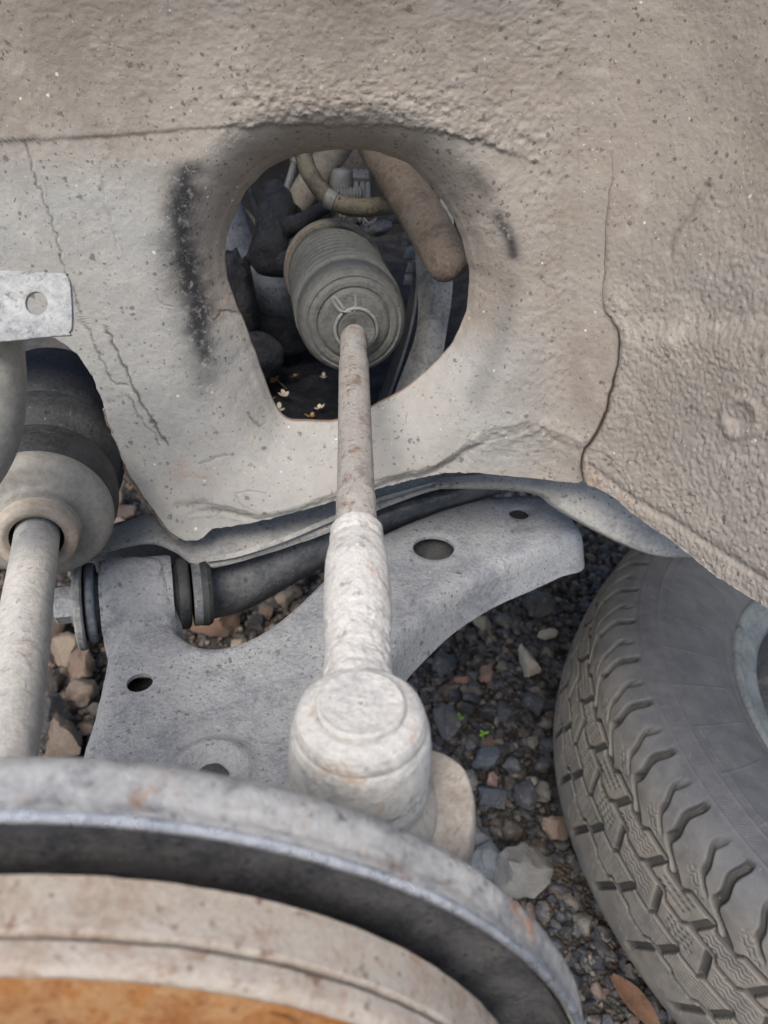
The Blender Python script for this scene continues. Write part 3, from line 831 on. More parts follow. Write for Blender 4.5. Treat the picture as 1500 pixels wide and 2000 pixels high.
part('rear_clamp', lathe(Fb, bdir, [(bl - .004, .0340), (bl - .004, .0368), (bl - .001, .0376), (bl + .006, .0376), (bl + .008, .0360), (bl + .008, .034)], 96), dirty('clamp_steel', srgb(112, 104, 94), srgb(140, 131, 118), srgb(66, 58, 52), srgb(120, 92, 72), .5, .2, .3, 60, .6, .2), SB)
# spring clip at the nose: a wire ring with two ears
nx = np.cross(bdir, [0, 0, 1.0]); nx /= np.linalg.norm(nx); ny = np.cross(nx, bdir)
if ny[2] < 0: ny = -ny
if nx[0] < 0: nx = -nx
C0 = Fb - bdir * .009
ring = [C0 + .0126 * (np.cos(a) * nx + np.sin(a) * ny) for a in np.linspace(math.radians(118), math.radians(118) - 2 * np.pi * .97, 50)]
clp = part('spring_clip', tube(ring, .0011, 10), M_GRYPL, SB)
e0 = C0 + .0126 * (-.47 * nx + .88 * ny)
part('clip_ear', tube([e0 + nx * .003, e0 - nx * .003 + ny * .0005, e0 - nx * .0065 + ny * .0055, e0 - nx * .0072 + ny * .0085, e0 - nx * .0055 + ny * .0080, e0 - nx * .001 + ny * .0015], .0011, 10, res=30), M_GRYPL, clp)
part('clip_ear', tube([e0 + nx * .005, e0 + nx * .0062 + ny * .004, e0 + nx * .0058 + ny * .0095], .0009, 10, res=12), M_GRYPL, clp)
# frayed wire ties at the rear clamp
C1 = Fb + bdir * (bl + .002)
for k in range(7):
    a = math.radians(52 + 5 * k + RNG.uniform(-3, 3)); q = C1 + .0375 * (math.cos(a) * nx + math.sin(a) * ny)
    o1 = (math.cos(a) * nx + math.sin(a) * ny)
    part('wire_end', tube([q, q + o1 * .004 - bdir * .003, q + o1 * (.006 + .004 * RNG.random()) + nx * .004 * RNG.uniform(-1, 2), q + o1 * .003 + nx * .006 * RNG.random() - bdir * .008], .0007, 8, res=14), M_GRYPL, SB)

# ------------------------------------------------------------------ lower control arm
ARM_Z = -.30
arm_px = [(110, 1570), (150, 1470), (176, 1390), (198, 1300), (211, 1225), (214, 1180), (220, 1162), (236, 1154), (270, 1151), (308, 1152), (326, 1158), (332, 1180), (340, 1208), (358, 1232), (392, 1250), (440, 1249), (500, 1226), (560, 1186), (615, 1136), (660, 1094),
          (710, 1056), (770, 1024), (850, 990), (930, 968), (1000, 960), (1055, 962), (1098, 980), (1122, 1004), (1142, 1040), (1100, 1054), (1040, 1080), (960, 1114), (885, 1160), (830, 1206), (775, 1262), (735, 1330), (700, 1420), (655, 1520), (560, 1640), (330, 1660)]
a_ = np.array(arm_px, float); W = PZ(a_[:, 0], a_[:, 1], ARM_Z); arm_out = W[:, :2]
def pxhole(u, v, ru, rv, n=28):
    c = PZ(np.array(u), np.array(v), ARM_Z); r = PZ(np.array(u + ru), np.array(v), ARM_Z)
    f = PZ(np.array(u), np.array(v + rv), ARM_Z)
    rr = (np.linalg.norm(r - c) + np.linalg.norm(f - c)) / 2
    th_ = np.linspace(0, 2 * np.pi, n, endpoint=False)
    return np.stack([c[0] + rr * np.cos(th_), c[1] + rr * np.sin(th_)], -1), c[:2], rr
h1, c1, r1 = pxhole(847, 1067, 39, 25); h2, c2, r2 = pxhole(1014, 1001, 19, 12); h3, c3_, r3 = pxhole(272, 1330, 25, 18); h4, c4, r4 = pxhole(412, 1512, 34, 26)
SUBA = PP([(150, 1180, .455), (400, 1155, .478)])
bax0, bax1 = SUBA
bux = (bax1 - bax0) / np.linalg.norm(bax1 - bax0)
def arm_z(x, y, do, dh):
    z = np.full(x.shape, Zr(ARM_Z))
    r = .011
    t = np.clip(1 - do / r, 0, 1)
    z -= r * (1 - np.sqrt(np.clip(1 - t ** 2, 0, 1))) * .9          # rolled edge
    p = np.stack([x, y, 0 * x], -1)
    z += .0012 * fbm(p, 18, 41, 3) + .00025 * fbm(p, 260, 43, 3)
    # pressed ring round the front hole
    d4 = np.hypot(x - c4[0], y - c4[1])
    z += .0042 * np.exp(-((d4 - r4 - .009) / .0045) ** 2) - .003 * sm(r4 + .008, r4, d4)
    # countersunk edges of the lightening holes
    for c, rr, dp in ((c1, r1, .0014), (c2, r2, .0010), (c3_, r3, .0010)):
        z -= dp * sm(rr + .004, rr, np.hypot(x - c[0], y - c[1]))
    # neck swells up over the bushing
    dx = x - (bax0[0] + bux[0] * .034); ay = bax0[1] + (x - bax0[0]) * bux[1] / bux[0]
    az = bax0[2] + (x - bax0[0]) * bux[2] / bux[0]
    cyl = az + np.sqrt(np.clip(.0272 ** 2 - (y - ay) ** 2, 0, 1)) - .0012 * np.clip(1 - do / .003, 0, 1) ** 2
    near = sm(.030, .024, np.abs(y - ay)) * sm(-.085, -.11, x)
    z = np.where(near > 0, np.maximum(z, z + (cyl - z) * near), z)
    # long shallow dish between the two limbs
    z -= .002 * np.exp(-(((x + .05) / .06) ** 2 + ((y - .28) / .05) ** 2))
    return z
LA = thing('control_arm', 'grey stamped steel lower control arm with round holes, forked towards its bushing', 'control arm', (float(arm_out[:, 0].mean()), float(arm_out[:, 1].mean()), Zr(ARM_Z - .03)))
part('arm_plate', plate(arm_out, [h1, h2, h3, h4], .0023, arm_z, skirt=.020, hskirt=.0025, out=.004), M_ARM, LA, angle=60)
# inner floor seen through the lightening holes, coloured near black for their shade
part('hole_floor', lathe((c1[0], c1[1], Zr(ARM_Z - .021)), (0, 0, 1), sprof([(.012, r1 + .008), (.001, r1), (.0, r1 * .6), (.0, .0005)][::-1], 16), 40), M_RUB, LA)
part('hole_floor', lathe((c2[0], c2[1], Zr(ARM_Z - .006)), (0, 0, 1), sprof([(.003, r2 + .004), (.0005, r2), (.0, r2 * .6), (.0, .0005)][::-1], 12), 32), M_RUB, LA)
part('hole_shade_plate', boxvf(c3_[0] - .014, c3_[0] + .10, c3_[1] - .05, c3_[1] + .016, Zr(ARM_Z - .016), Zr(ARM_Z - .014)), M_BLACK, LA)  # black plate added under the small hole to paint its inside dark
# ball joint pin poking through the front hole with dried grease
part('ball_stud', rough_vf(lathe((c4[0], c4[1], Zr(ARM_Z - .012)), (0, 0, 1), [(0, .009), (.004, .009), (.010, .0075), (.0115, .0005)], 24), .0012, 200, 3), M_BLACK2, LA)
# bushing: outer sleeve, rubber, washers, bolt
bsl = part('bushing_sleeve', rough_vf(lathe(bax0, bux, [(.0145, .0205), (.0145, .0245), (.017, .0252), (.035, .0254), (.054, .0252), (.0565, .0245), (.0565, .0205)], 72), .0003, 90, 3), M_ARM, LA)
part('bushing_rubber', lathe(bax0, bux, sprof([(.0055, .0215), (.0065, .0240), (.009, .0245), (.0115, .0235), (.0125, .0185), (.02, .018)], 24), 64), M_BLUEG, bsl)
part('bushing_rubber', lathe(bax0, bux, sprof([(.052, .018), (.0585, .0195), (.060, .0222), (.0635, .0226), (.0665, .0212), (.0675, .015)], 24), 64), M_RUB, bsl)
part('washer', lathe(bax0, bux, [(.0685, .006), (.0685, .0212), (.0735, .0214), (.0735, .006)], 64), M_TUBE, LA)

# ------------------------------------------------------------------ subframe
SF = thing('subframe', 'dark grey front subframe with a lipped top plate under the wheel arch panel', 'subframe', P(640, 1080, .52)[()] + np.array([0, 0, -.03]))
top = [PP([(178, 1068, .485), (225, 1030, .50), (300, 1000, .505), (385, 990, .505), (470, 985, .51), (560, 968, .515), (640, 950, .52), (740, 925, .525), (860, 915, .53), (980, 918, .53)]),
       PP([(160, 1085, .468), (215, 1048, .478), (300, 1030, .482), (370, 1050, .482), (450, 1052, .485), (540, 1030, .492), (640, 1000, .505), (740, 968, .515), (860, 938, .522), (980, 935, .525)]),
       PP([(151, 1102, .455), (205, 1072, .463), (290, 1056, .468), (345, 1070, .470), (400, 1100, .468), (520, 1070, .480), (640, 1028, .494), (740, 985, .506), (860, 949, .516), (980, 941, .522)]),
       PP([(153, 1109, .456), (208, 1080, .464), (290, 1063, .469), (340, 1078, .471), (402, 1110, .469), (522, 1081, .481), (640, 1041, .495), (740, 996, .507), (860, 955, .517), (980, 944, .523)])]
part('top_plate', rough_vf(loft(top, 150, 34, .0022), .0004, 90, 3), M_SUBP, SF)
lipc = [PP([(400, 1089, .465), (470, 1076, .470), (560, 1046, .478), (640, 1012, .490), (740, 972, .504), (850, 941, .515)]), PP([(404, 1098, .4645), (470, 1086, .469), (560, 1056, .478), (640, 1022, .489), (740, 980, .503), (850, 945, .515)])]
part('flange_strip', loft(lipc, 90, 6, .0016), M_SUBP, SF)
tb = [PP([(352, 1082, .515), (450, 1070, .52), (640, 1005, .54), (800, 955, .56), (980, 925, .575)]), PP([(362, 1118, .488), (465, 1102, .495), (640, 1042, .515), (800, 985, .54), (980, 938, .565)]),
      PP([(385, 1170, .486), (478, 1150, .495), (640, 1076, .517), (800, 1003, .545), (980, 948, .57)]), PP([(412, 1207, .505), (485, 1186, .512), (640, 1102, .535), (780, 1030, .56), (980, 962, .585)]), PP([(425, 1205, .55), (500, 1180, .555), (640, 1100, .58), (780, 1028, .60), (980, 962, .62)])]
part('crossmember', rough_vf(loft(tb, 110, 40, .002), .0005, 60, 5), M_TUBE, SF)
part('crossmember_cap', lathe(bax0, bux, [(.0735, .004), (.0735, .0216), (.0775, .0220), (.080, .0205), (.080, .004)], 64), M_RUB, SF)
ear = lathe(bax0, bux, [(.0, .003), (.0, .0275), (.0012, .0285), (.0040, .0285), (.005, .0275), (.005, .003)], 72)
part('mount_ear', rough_vf(ear, .0005, 80, 4), M_SUB, SF)
bl_ = [PP([(150, 1106, .457), (148, 1150, .452), (158, 1200, .448), (190, 1246, .450)]), PP([(172, 1100, .463), (166, 1150, .458), (174, 1196, .455), (197, 1242, .455)])]
part('mount_flange', loft(bl_, 40, 6, .002), M_SUBP, SF)
part('rear_wall', loft([PP([(165, 1055, .53), (230, 1020, .53), (330, 1010, .53), (400, 1050, .53)]), PP([(190, 1150, .535), (240, 1140, .535), (320, 1140, .535), (390, 1150, .535)])], 30, 12, .002), M_BLACK2, SF)
part('front_tab', loft([PP([(140, 1098, .462), (165, 1086, .466), (190, 1066, .475)]), PP([(146, 1104, .460), (170, 1094, .464), (198, 1076, .472)])], 20, 5, .0015), M_SUBP, SF)
bolt = thing('pivot_bolt', 'grey hexagon bolt head at the control arm bushing', 'bolt', bax0 - bux * .006 + np.array([0, 0, -.012]))
part('bolt_head', lathe(bax0, bux, [(-.0125, .0005), (-.0125, .0095), (-.0112, .0112), (-.002, .0112), (-.0005, .012), (.004, .012)], 6), M_ARM, bolt, angle=20)
part('bolt_washer', lathe(bax0, bux, [(-.0025, .004), (-.0025, .0135), (-.0008, .0135), (.001, .004)], 40), M_ARM, bolt)
bd = [PP([(850, 935, .520), (960, 925, .505), (1060, 925, .495), (1140, 938, .482), (1250, 995, .462), (1330, 1045, .450), (1396, 1085, .442)]),
      PP([(850, 943, .516), (960, 942, .502), (1060, 948, .492), (1120, 968, .482), (1235, 1028, .460), (1315, 1065, .449), (1392, 1090, .441)]),
      PP([(850, 951, .514), (960, 952, .503), (1050, 961, .494), (1095, 990, .487), (1210, 1055, .464), (1290, 1084, .452), (1385, 1090, .442)]),
      PP([(850, 955, .518), (960, 956, .507), (1045, 966, .500), (1088, 996, .492), (1205, 1060, .470), (1290, 1088, .458), (1380, 1092, .448)])]
part('rear_flange', rough_vf(loft(bd, 110, 26, .002), .0006, 60, 7), M_SUBP, SF, label='pale curved flange of the subframe below the seam')

# ------------------------------------------------------------------ drive shaft
D0 = P(10, 1470, .27)[()]; D1 = P(72, 1050, .385)[()]
ddir = (D1 - D0) / np.linalg.norm(D1 - D0); dl_ = np.linalg.norm(D1 - D0)
DS = thing('drive_shaft', 'pale drive shaft with a wide cup and dark rubber boot beside the arch panel', 'drive shaft', D0 + np.array([0, 0, -.012]))
part('shaft', rough_vf(lathe(D0, ddir, [(-.05, .0105)] + [(x, .0112 + .0003 * math.sin(40 * x)) for x in np.linspace(-.04, dl_ + .02, 60)], 48, cap0=True), .0003, 60, 2), M_SHAFT, DS)
part('collar', lathe(D0, ddir, sprof([(dl_ - .001, .0132), (dl_ - .003, .0160), (dl_ - .002, .0194), (dl_ + .001, .0202), (dl_ + .006, .0203), (dl_ + .008, .0206)], 30) , 72), M_COLLAR, DS)
part('collar_inside', lathe(D0, ddir, [(dl_ - .001, .0132), (dl_ + .004, .0128), (dl_ + .010, .0112)], 48), M_BLACK2, DS)
part('cup', lathe(D0, ddir, sprof([(dl_ + .006, .0200), (dl_ + .0075, .0212), (dl_ + .012, .0222), (dl_ + .0135, .0245), (dl_ + .015, .0330), (dl_ + .0185, .0372), (dl_ + .024, .0378), (dl_ + .027, .036)], 50), 96), M_CUP, DS)
part('rubber_boot', lathe(D0, ddir, sprof([(dl_ + .022, .033), (dl_ + .027, .0370), (dl_ + .036, .0400), (dl_ + .050, .0402), (dl_ + .056, .0380), (dl_ + .060, .0330), (dl_ + .066, .0370), (dl_ + .074, .0430), (dl_ + .092, .0432), (dl_ + .100, .036), (dl_ + .115, .040), (dl_ + .17, .042), (dl_ + .18, .02)], 90), 96), M_RUB, DS)

# strut with its hose bracket at the left
ST = thing('suspension_strut', 'pale grey strut tube with a holed bracket plate in front of the arch panel', 'strut', P(-40, 890, .31)[()])
part('strut_tube', tube(PP([(-42, 560, .32), (-40, 660, .315), (-36, 760, .312), (-42, 840, .312), (-70, 905, .315), (-120, 960, .32)]), [.0172, .0172, .0172, .0165, .0160, .0155], 40, res=50), M_CUP, ST)
def bracket():
    o = P(60, 595, .288)[()]
    ex = np.array([1.0, 0.05, 0.0]); ex /= np.linalg.norm(ex); ey = np.array([0, .5, .86]); ey -= ex * np.dot(ex, ey); ey /= np.linalg.norm(ey)
    pix = .288 / FPX
    out = [(-160, -62), (55, -60), (68, -55), (75, -44), (77, 0), (75, 44), (68, 56), (52, 61), (-160, 58)]
    # thin rounded plate with a through hole
    hol = [(10 + 22 * math.cos(a), 3 + 23 * math.sin(a)) for a in np.linspace(0, 2 * np.pi, 24, endpoint=False)]
    V, F = plate(np.array(out) * pix, [np.array(hol) * pix], .0012, lambda x, y, do, dh: -.0006 * np.clip(1 - do / .0012, 0, 1) ** 2 - .0005 * np.clip(1 - dh[0] / .0015, 0, 1), skirt=.0022, hskirt=.0022)
    nz = np.cross(ex, ey)
    if nz[1] > 0: nz = -nz
    return o + V[:, :1] * ex + V[:, 1:2] * ey + V[:, 2:3] * nz, F
part('bracket_plate', bracket(), M_BRACK, ST, label='flat worn bracket plate with one round hole')
part('bracket_weld', tube(PP([(-40, 560, .300), (-40, 600, .299), (-40, 640, .299)]), .006, 10), M_CUP, ST)

# ------------------------------------------------------------------ brake disc and splash shield
YA = np.array([math.sin(-.0775), math.cos(-.0775), math.sin(-.0287)]); YA /= np.linalg.norm(YA)
DC = np.array([-.0896, .09, Zr(-.2755)]) - YA * .09       # hub axis, s = distance along it
SH = thing('splash_shield', 'scuffed steel splash shield with a rolled rim around the brake disc', 'brake shield', DC + np.array([0, .10, -.15]))
def wob(VF, amp, seed, f=14, fine=.3):
    V, F = VF
    V = np.asarray(V).copy(); d = V - DC; d -= (d @ YA)[:, None] * YA; L = np.linalg.norm(d, axis=1)[:, None] + 1e-9
    n = fbm(V, f, seed, 3) + fine * fbm(V, 230, seed + 5, 3)
    return V + d / L * (amp * n)[:, None], F
part('rim', wob(lathe(DC, YA, sprof([(.0990, .1440), (.0985, .1475), (.0955, .1508), (.0925, .1517), (.0895, .1510), (.0865, .1503), (.0840, .1508), (.0826, .1505), (.0819, .1494), (.0822, .1483), (.0832, .1477)], 60), 420), .0010, 3), M_SHIELD, SH, label='pale worn rim with a bright rolled lip and rust spots')
part('rolled_lip', wob(lathe(DC, YA, [(.0826 + .0013 * math.cos(a), .1497 + .0013 * math.sin(a)) for a in np.linspace(0, 2 * np.pi, 15)], 420), .0009, 3), dirty('bare_lip_steel', srgb(150, 154, 162), srgb(188, 190, 194), srgb(70, 70, 76), srgb(170, 126, 96), .4, .3, .22, 60, .32, .4, metal=.85, spec=.6, pit_amt=.2), SH, label='bare shiny rolled lip')
part('dish', wob(lathe(DC, YA, sprof([(.0830, .1478), (.0850, .1470), (.0890, .1462), (.0925, .1445), (.0945, .1400), (.0955, .1300), (.0960, .0700), (.0960, .0400)], 60), 360), .0008, 4), M_SHDARK, SH, label='blackened inside of the shield')
BD = thing('brake_disc', 'rusty vented brake disc with a pale corroded edge', 'brake disc', DC + np.array([0, .07, -.131]))
ro = .1300
part('inner_plate', wob(lathe(DC, YA, [(.0840, .060), (.0840, ro - .0012), (.0832, ro), (.0810, ro), (.0780, ro), (.0750, ro), (.0722, ro), (.0714, ro - .0012), (.0712, .060)], 420), .0006, 5, 14, .7), M_DISC, BD)
part('outer_plate', wob(lathe(DC, YA, [(.0703, .060), (.0703, ro - .0012), (.0697, ro), (.0675, ro), (.0655, ro - .0003), (.0643, ro - .0014), (.0640, ro - .004), (.0640, .060)], 420), .0006, 6, 14, .7), M_DISC, BD)
part('rust_face', wob(lathe(DC, YA, [(.0639, ro - .0022), (.0635, ro - .004), (.0632, ro - .008), (.0631, ro - .012), (.0630, .078), (.0600, .075), (.045, .074), (.044, .070), (.044, .030)], 360), .0005, 7, 14, .8), M_RUST, BD, label='orange rusted friction face')
vp = boxvf(-.0026, .0026, .0711, .0704, -.019, .0165)
for k in range(36):
    a = 2 * math.pi * k / 36 + .04
    V = np.array(vp[0]); V[:, 2] += ro - .0205
    V = DC + YA * .0 + V[:, 1:2] * YA + V[:, 2:3] * (math.cos(a) * np.array([0, 0, 1.0]) + math.sin(a) * np.array([1.0, 0, 0])) + V[:, :1] * (math.cos(a) * np.array([1.0, 0, 0]) - math.sin(a) * np.array([0, 0, 1.0]))
    part('vane', (V, vp[1]), M_RUST, BD)
part('hub', lathe(DC, YA, [(.030, .0005), (.030, .028), (.034, .031), (.045, .031), (.045, .06), (.16, .055)], 48), M_RUST, BD)

# ------------------------------------------------------------------ wheel and tyre lying on the gravel
def tyre():
    s = 1.018
    c = np.array([.5149, .4711, -.6226 + CAMZ]); n = np.array([math.sin(.1662), math.sin(-.1118), 1.0]); n /= np.linalg.norm(n)
    e1 = np.cross([0, 1, 0], n); e1 /= np.linalg.norm(e1); e2 = np.cross(n, e1)
    T = thing('car_wheel', 'car wheel with a dusty chunky-treaded tyre lying on the gravel', 'wheel', c - n * .095)
    half = [(.199, .070), (.204, .080), (.215, .0885), (.235, .0970), (.258, .1020), (.280, .1030), (.297, .1005), (.308, .0955), (.317, .0885), (.3235, .080), (.328, .068), (.3315, .050), (.3345, .026), (.3355, 0)]
    half = np.array(half) * s
    full = np.vstack([half, half[-2::-1] * [1, -1]])
    q = crom(full, 2400)
    L = np.concatenate([[0], np.cumsum(np.linalg.norm(np.diff(q, axis=0), axis=1))]); Lc = L[-1] / 2
    aa = Lc - L                                     # arc length from the tread centre, + towards the upper sidewall
    smp = np.concatenate([np.linspace(aa[0], .145, 60, endpoint=False), np.linspace(.145, -.055, 265, endpoint=False), np.linspace(-.055, aa[-1], 40)])
    r = np.interp(-smp, -aa, q[:, 0]); h = np.interp(-smp, -aa, q[:, 1])
    dr = np.gradient(r, smp); dh = np.gradient(h, smp)
    nr, nh = dh, -dr
    ln = np.hypot(nr, nh); nr, nh = nr / ln, nh / ln
    sg = np.sign(nr[len(nr) // 2 + 20]); nr, nh = nr * sg, nh * sg
    th0, th1 = math.radians(105), math.radians(292)
    th = np.concatenate([np.linspace(th0, th1, 1250, endpoint=False), np.linspace(th1, th0 + 2 * np.pi, 130, endpoint=False)])
    A, TH = np.meshgrid(smp * 1000, th, indexing='ij')            # mm
    PER = 2 * np.pi * 335 * s / 21
    C = -TH * 335 * s                                             # mm along the tread, growing away from the viewer
    pn = np.stack([np.cos(TH) * .34, np.sin(TH) * .34, A / 1000], -1).reshape(-1, 3)
    nz = fbm(pn, 60, 3, 3).reshape(A.shape); nf = fbm(pn, 300, 8, 3).reshape(A.shape)
    D = np.zeros(A.shape)
    def per(x, p): return (x + p / 2) % p - p / 2
    def groove(dist, w, soft=1.1): return sm(w / 2 + soft, w / 2 - .3, np.abs(dist))
    G = np.zeros(A.shape)
    zig = lambda ph, amp: amp * (2 * np.abs(((C + ph) / (PER / 2)) % 1 - .5) * 2 - 1)
    zz = lambda ph: sm(.30, .42, ((C + ph) / (PER / 2)) % 1) * sm(1.0, .88, ((C + ph) / (PER / 2)) % 1)
    H = PER / 2
    # circumferential grooves stepping sideways at every block
    for a0, ph, wdt in ((-24, 8, 3.6), (4, 0, 3.4), (30, 20, 3.8), (52, 6, 3.8)):
        G = np.maximum(G, groove(A - a0 - 5.5 * (zz(ph) - .5), wdt) * .9)
    # cross notches of the block rows
    for lo, hi, ph, sl in ((-60, -24, 5, .4), (-24, 4, 22, .35), (4, 30, 4, -.30), (30, 52, 27, .35)):
        m = sm(lo - 1, lo + 2, A) * sm(hi + 1, hi - 2, A)
        G = np.maximum(G, m * groove(per(C + ph + sl * (A - lo), H), 6.0))
    # shoulder lugs: S-shaped grooves running out over the shoulder
    sw = 24 * sm(50, 70, A) + .16 * np.maximum(A - 70, 0) + 1.6 * np.sin(A / 4.5) * sm(66, 74, A)
    fade = sm(114, 104, A)
    G = np.maximum(G, sm(48, 52, A) * fade * groove(per(C - sw, H), 7.5 - .02 * A, 1.6))
    sw2 = 14 * sm(64, 80, A) + .25 * np.maximum(A - 78, 0) + 2.5 * np.sin(A / 5 + 1)* sm(70, 80, A)
    G = np.maximum(G, sm(63, 69, A) * sm(108, 90, A) * .6 * groove(per(C - sw2 - H * .62, H), 3.4, 1.8))
    sw3 = 8 * sm(80, 95, A)
    G = np.maximum(G, sm(88, 92, A) * sm(112, 102, A) * .35 * groove(per(C - sw3 - sw - H * .28, H), 3.0, 1.8))
    dep = (4.2 + 3.2 * sm(46, 60, A)) * sm(-80, -60, A) * (1 - .5 * sm(74, 112, A))
    D -= dep * G
    # rounded lug shoulders
    D += 1.2 * sm(114, 106, A) * sm(60, 72, A) * (1 - G)
    # sipes
    land = 1 - sm(.02, .25, G)
    blk = np.floor((C + 4 - .30 * (A - 4)) / H).astype(int) % 2
    wv = per(A - 7 - 1.2 * np.sin(C * 2 * np.pi / 9), 4.6)
    inr = sm(9, 11, A) * sm(27, 25, A)
    cc = per(C + 4 - .30 * (A - 4) - H / 2, H)
    D -= 1.5 * land * inr * (blk == 0) * sm(18, 16, np.abs(cc)) * groove(wv, .7, .5)
    dot = np.hypot(per(A - 2 * np.sin(C / 3), 5.0), per(C, 5.2))
    D -= 1.8 * land * inr * (blk == 1) * sm(14, 12, np.abs(cc)) * sm(1.9, 1.1, dot)
    blk2 = np.floor((C + 27 + .35 * (A - 30)) / H).astype(int) % 2
    inr2 = sm(34, 36, A) * sm(50, 48, A)
    cc2 = per(C + 27 + .35 * (A - 30) - H / 2, H)
    D -= 1.6 * land * inr2 * (blk2 == 1) * sm(19, 17, np.abs(cc2)) * groove(per(A - 1.3 * np.sin(C * 2 * np.pi / 8.5), 4.0), .7, .5)
    dot2 = np.hypot(per(A - 36, 6.0) * 1.0, per(C + A, 5.0))
    D -= 1.8 * land * inr2 * (blk2 == 0) * sm(15, 13, np.abs(cc2)) * sm(1.9, 1.0, dot2)
    inr3 = sm(58, 61, A) * sm(76, 73, A)
    cc3 = per(C - sw - H / 2, H)
    D -= 1.6 * land * inr3 * sm(7, 5, np.abs(cc3 + 3)) * groove(per(A - 1.8 * np.sin(C * 2 * np.pi / 8), 5.0), .9, .5)
    inr4 = sm(-22, -20, A) * sm(2, 0, A)
    D -= 1.4 * land * inr4 * groove(per(A - .9 * np.sin(C * 2 * np.pi / 7), 3.6), .6, .5)
    inr5 = sm(-60, -58, A) * sm(-26, -28, A)
    D -= 1.3 * land * inr5 * groove(per(A - .8 * np.sin(C * 2 * np.pi / 8), 3.8), .7, .5) * sm(-.3, .1, np.cos(2 * np.pi * C / H))
    # textured band and sidewall lines
    band = sm(115, 117, A) * sm(131, 129, A)
    D -= .35 * band * (groove(per(C + .6 * A, 2.6), .8, .5)) * (fbm(pn, 90, 55, 2).reshape(A.shape) > -.05)
    D += .6 * (np.exp(-((A - 115) / .9) ** 2) + np.exp(-((A - 131.5) / .9) ** 2) + .6 * np.exp(-((A - 140) / .9) ** 2))
    arc = per(C - .0042 * (A - 134) ** 2 * 1.0 + 3, H)
    D += .55 * sm(132, 136, A) * sm(196, 186, A) * np.exp(-(arc / .8) ** 2)
    D -= 1.0 * np.exp(-((A - 205) / 3) ** 2)
    D += .25 * nz + .15 * nf
    RR = r[:, None] + nr[:, None] * D / 1000; HH = h[:, None] + nh[:, None] * D / 1000
    V = c + RR[..., None] * (np.cos(TH)[..., None] * e1 + np.sin(TH)[..., None] * e2) + HH[..., None] * n
    t = NT('dusty_tyre_rubber')
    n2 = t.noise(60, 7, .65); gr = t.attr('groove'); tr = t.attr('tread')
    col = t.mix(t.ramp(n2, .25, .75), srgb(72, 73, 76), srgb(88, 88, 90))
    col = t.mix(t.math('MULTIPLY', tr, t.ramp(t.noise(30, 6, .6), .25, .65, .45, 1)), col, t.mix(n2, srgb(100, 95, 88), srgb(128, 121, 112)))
    col = t.mix(t.math('MULTIPLY', gr, .9), col, srgb(50, 48, 46))      # dusty block faces; shade painted into the grooves and their walls
    col = t.mix(t.ramp(t.noise(800, 2, .5), .72, .77, 0, .8), col, srgb(170, 166, 160))
    col = t.mix(.3, col, t.mix(t.noise(420, 5, .7), (.2, .2, .2, 1), (.8, .8, .8, 1)), 'SOFT_LIGHT')
    mt = t.done(col, t.ramp(n2, .3, .7, .62, .8), t.bump(t.noise(500, 5, .65), .35, .0006), 0, .35)
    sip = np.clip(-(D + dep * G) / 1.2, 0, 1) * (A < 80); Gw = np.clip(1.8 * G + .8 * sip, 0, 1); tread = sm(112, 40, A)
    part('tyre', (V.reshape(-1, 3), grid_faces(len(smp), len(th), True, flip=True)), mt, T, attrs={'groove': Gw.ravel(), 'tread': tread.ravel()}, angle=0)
    part('rim', lathe(c, n, [(a * s, b * s) for a, b in sprof([(.066, .2015), (.0745, .2035), (.0785, .2015), (.0795, .1985), (.0785, .1950), (.0760, .1920), (.0690, .1780), (.0640, .1735), (.058, .1725)], 50)], 160), M_WHEEL, T, label='blue-grey painted steel rim')
    part('rim_well', lathe(c, n, [(.059 * s, .1757), (.0, .168), (-.03, .160), (-.035, .150), (-.036, .07), (-.02, .05), (-.02, .0005)], 120), M_BLACK2, T)
    return c, n
TC, TN = tyre()

# ------------------------------------------------------------------ things behind the opening
def lumpy(u, v, d, rx, ry, rz, seed, amp=.35, f=30, n=(40, 24)):
    th_ = np.linspace(0, 2 * np.pi, n[0], endpoint=False); ph = np.linspace(.02, np.pi - .02, n[1])
    X = np.stack([np.outer(np.sin(ph), np.cos(th_)), np.outer(np.sin(ph), np.sin(th_)), np.outer(np.cos(ph), np.ones(n[0]))], -1).reshape(-1, 3)
    c = P(u, v, d)[()]
    k = 1 + amp * fbm(X * .03 + seed, f, seed, 4)
    V = c + X * k[:, None] * np.array([rx, ry, rz])
    F = [list(q) for q in grid_faces(n[1], n[0], True, flip=True)] + [list(range(n[0]))[::-1], [(n[1] - 1) * n[0] + i for i in range(n[0])]]
    return V, F
def bayt(name, label, cat, base): return thing(name, label, cat, base)
def tub(name, label, cat, pts, rads, mat, seg=24, res=60, rough=.0003, pname=None):
    p = PP(pts); V, F = tube(p, np.array(rads), seg, res=res)
    return solo(name, rough_vf((V, F), rough, 80, len(name)), mat, label, cat)

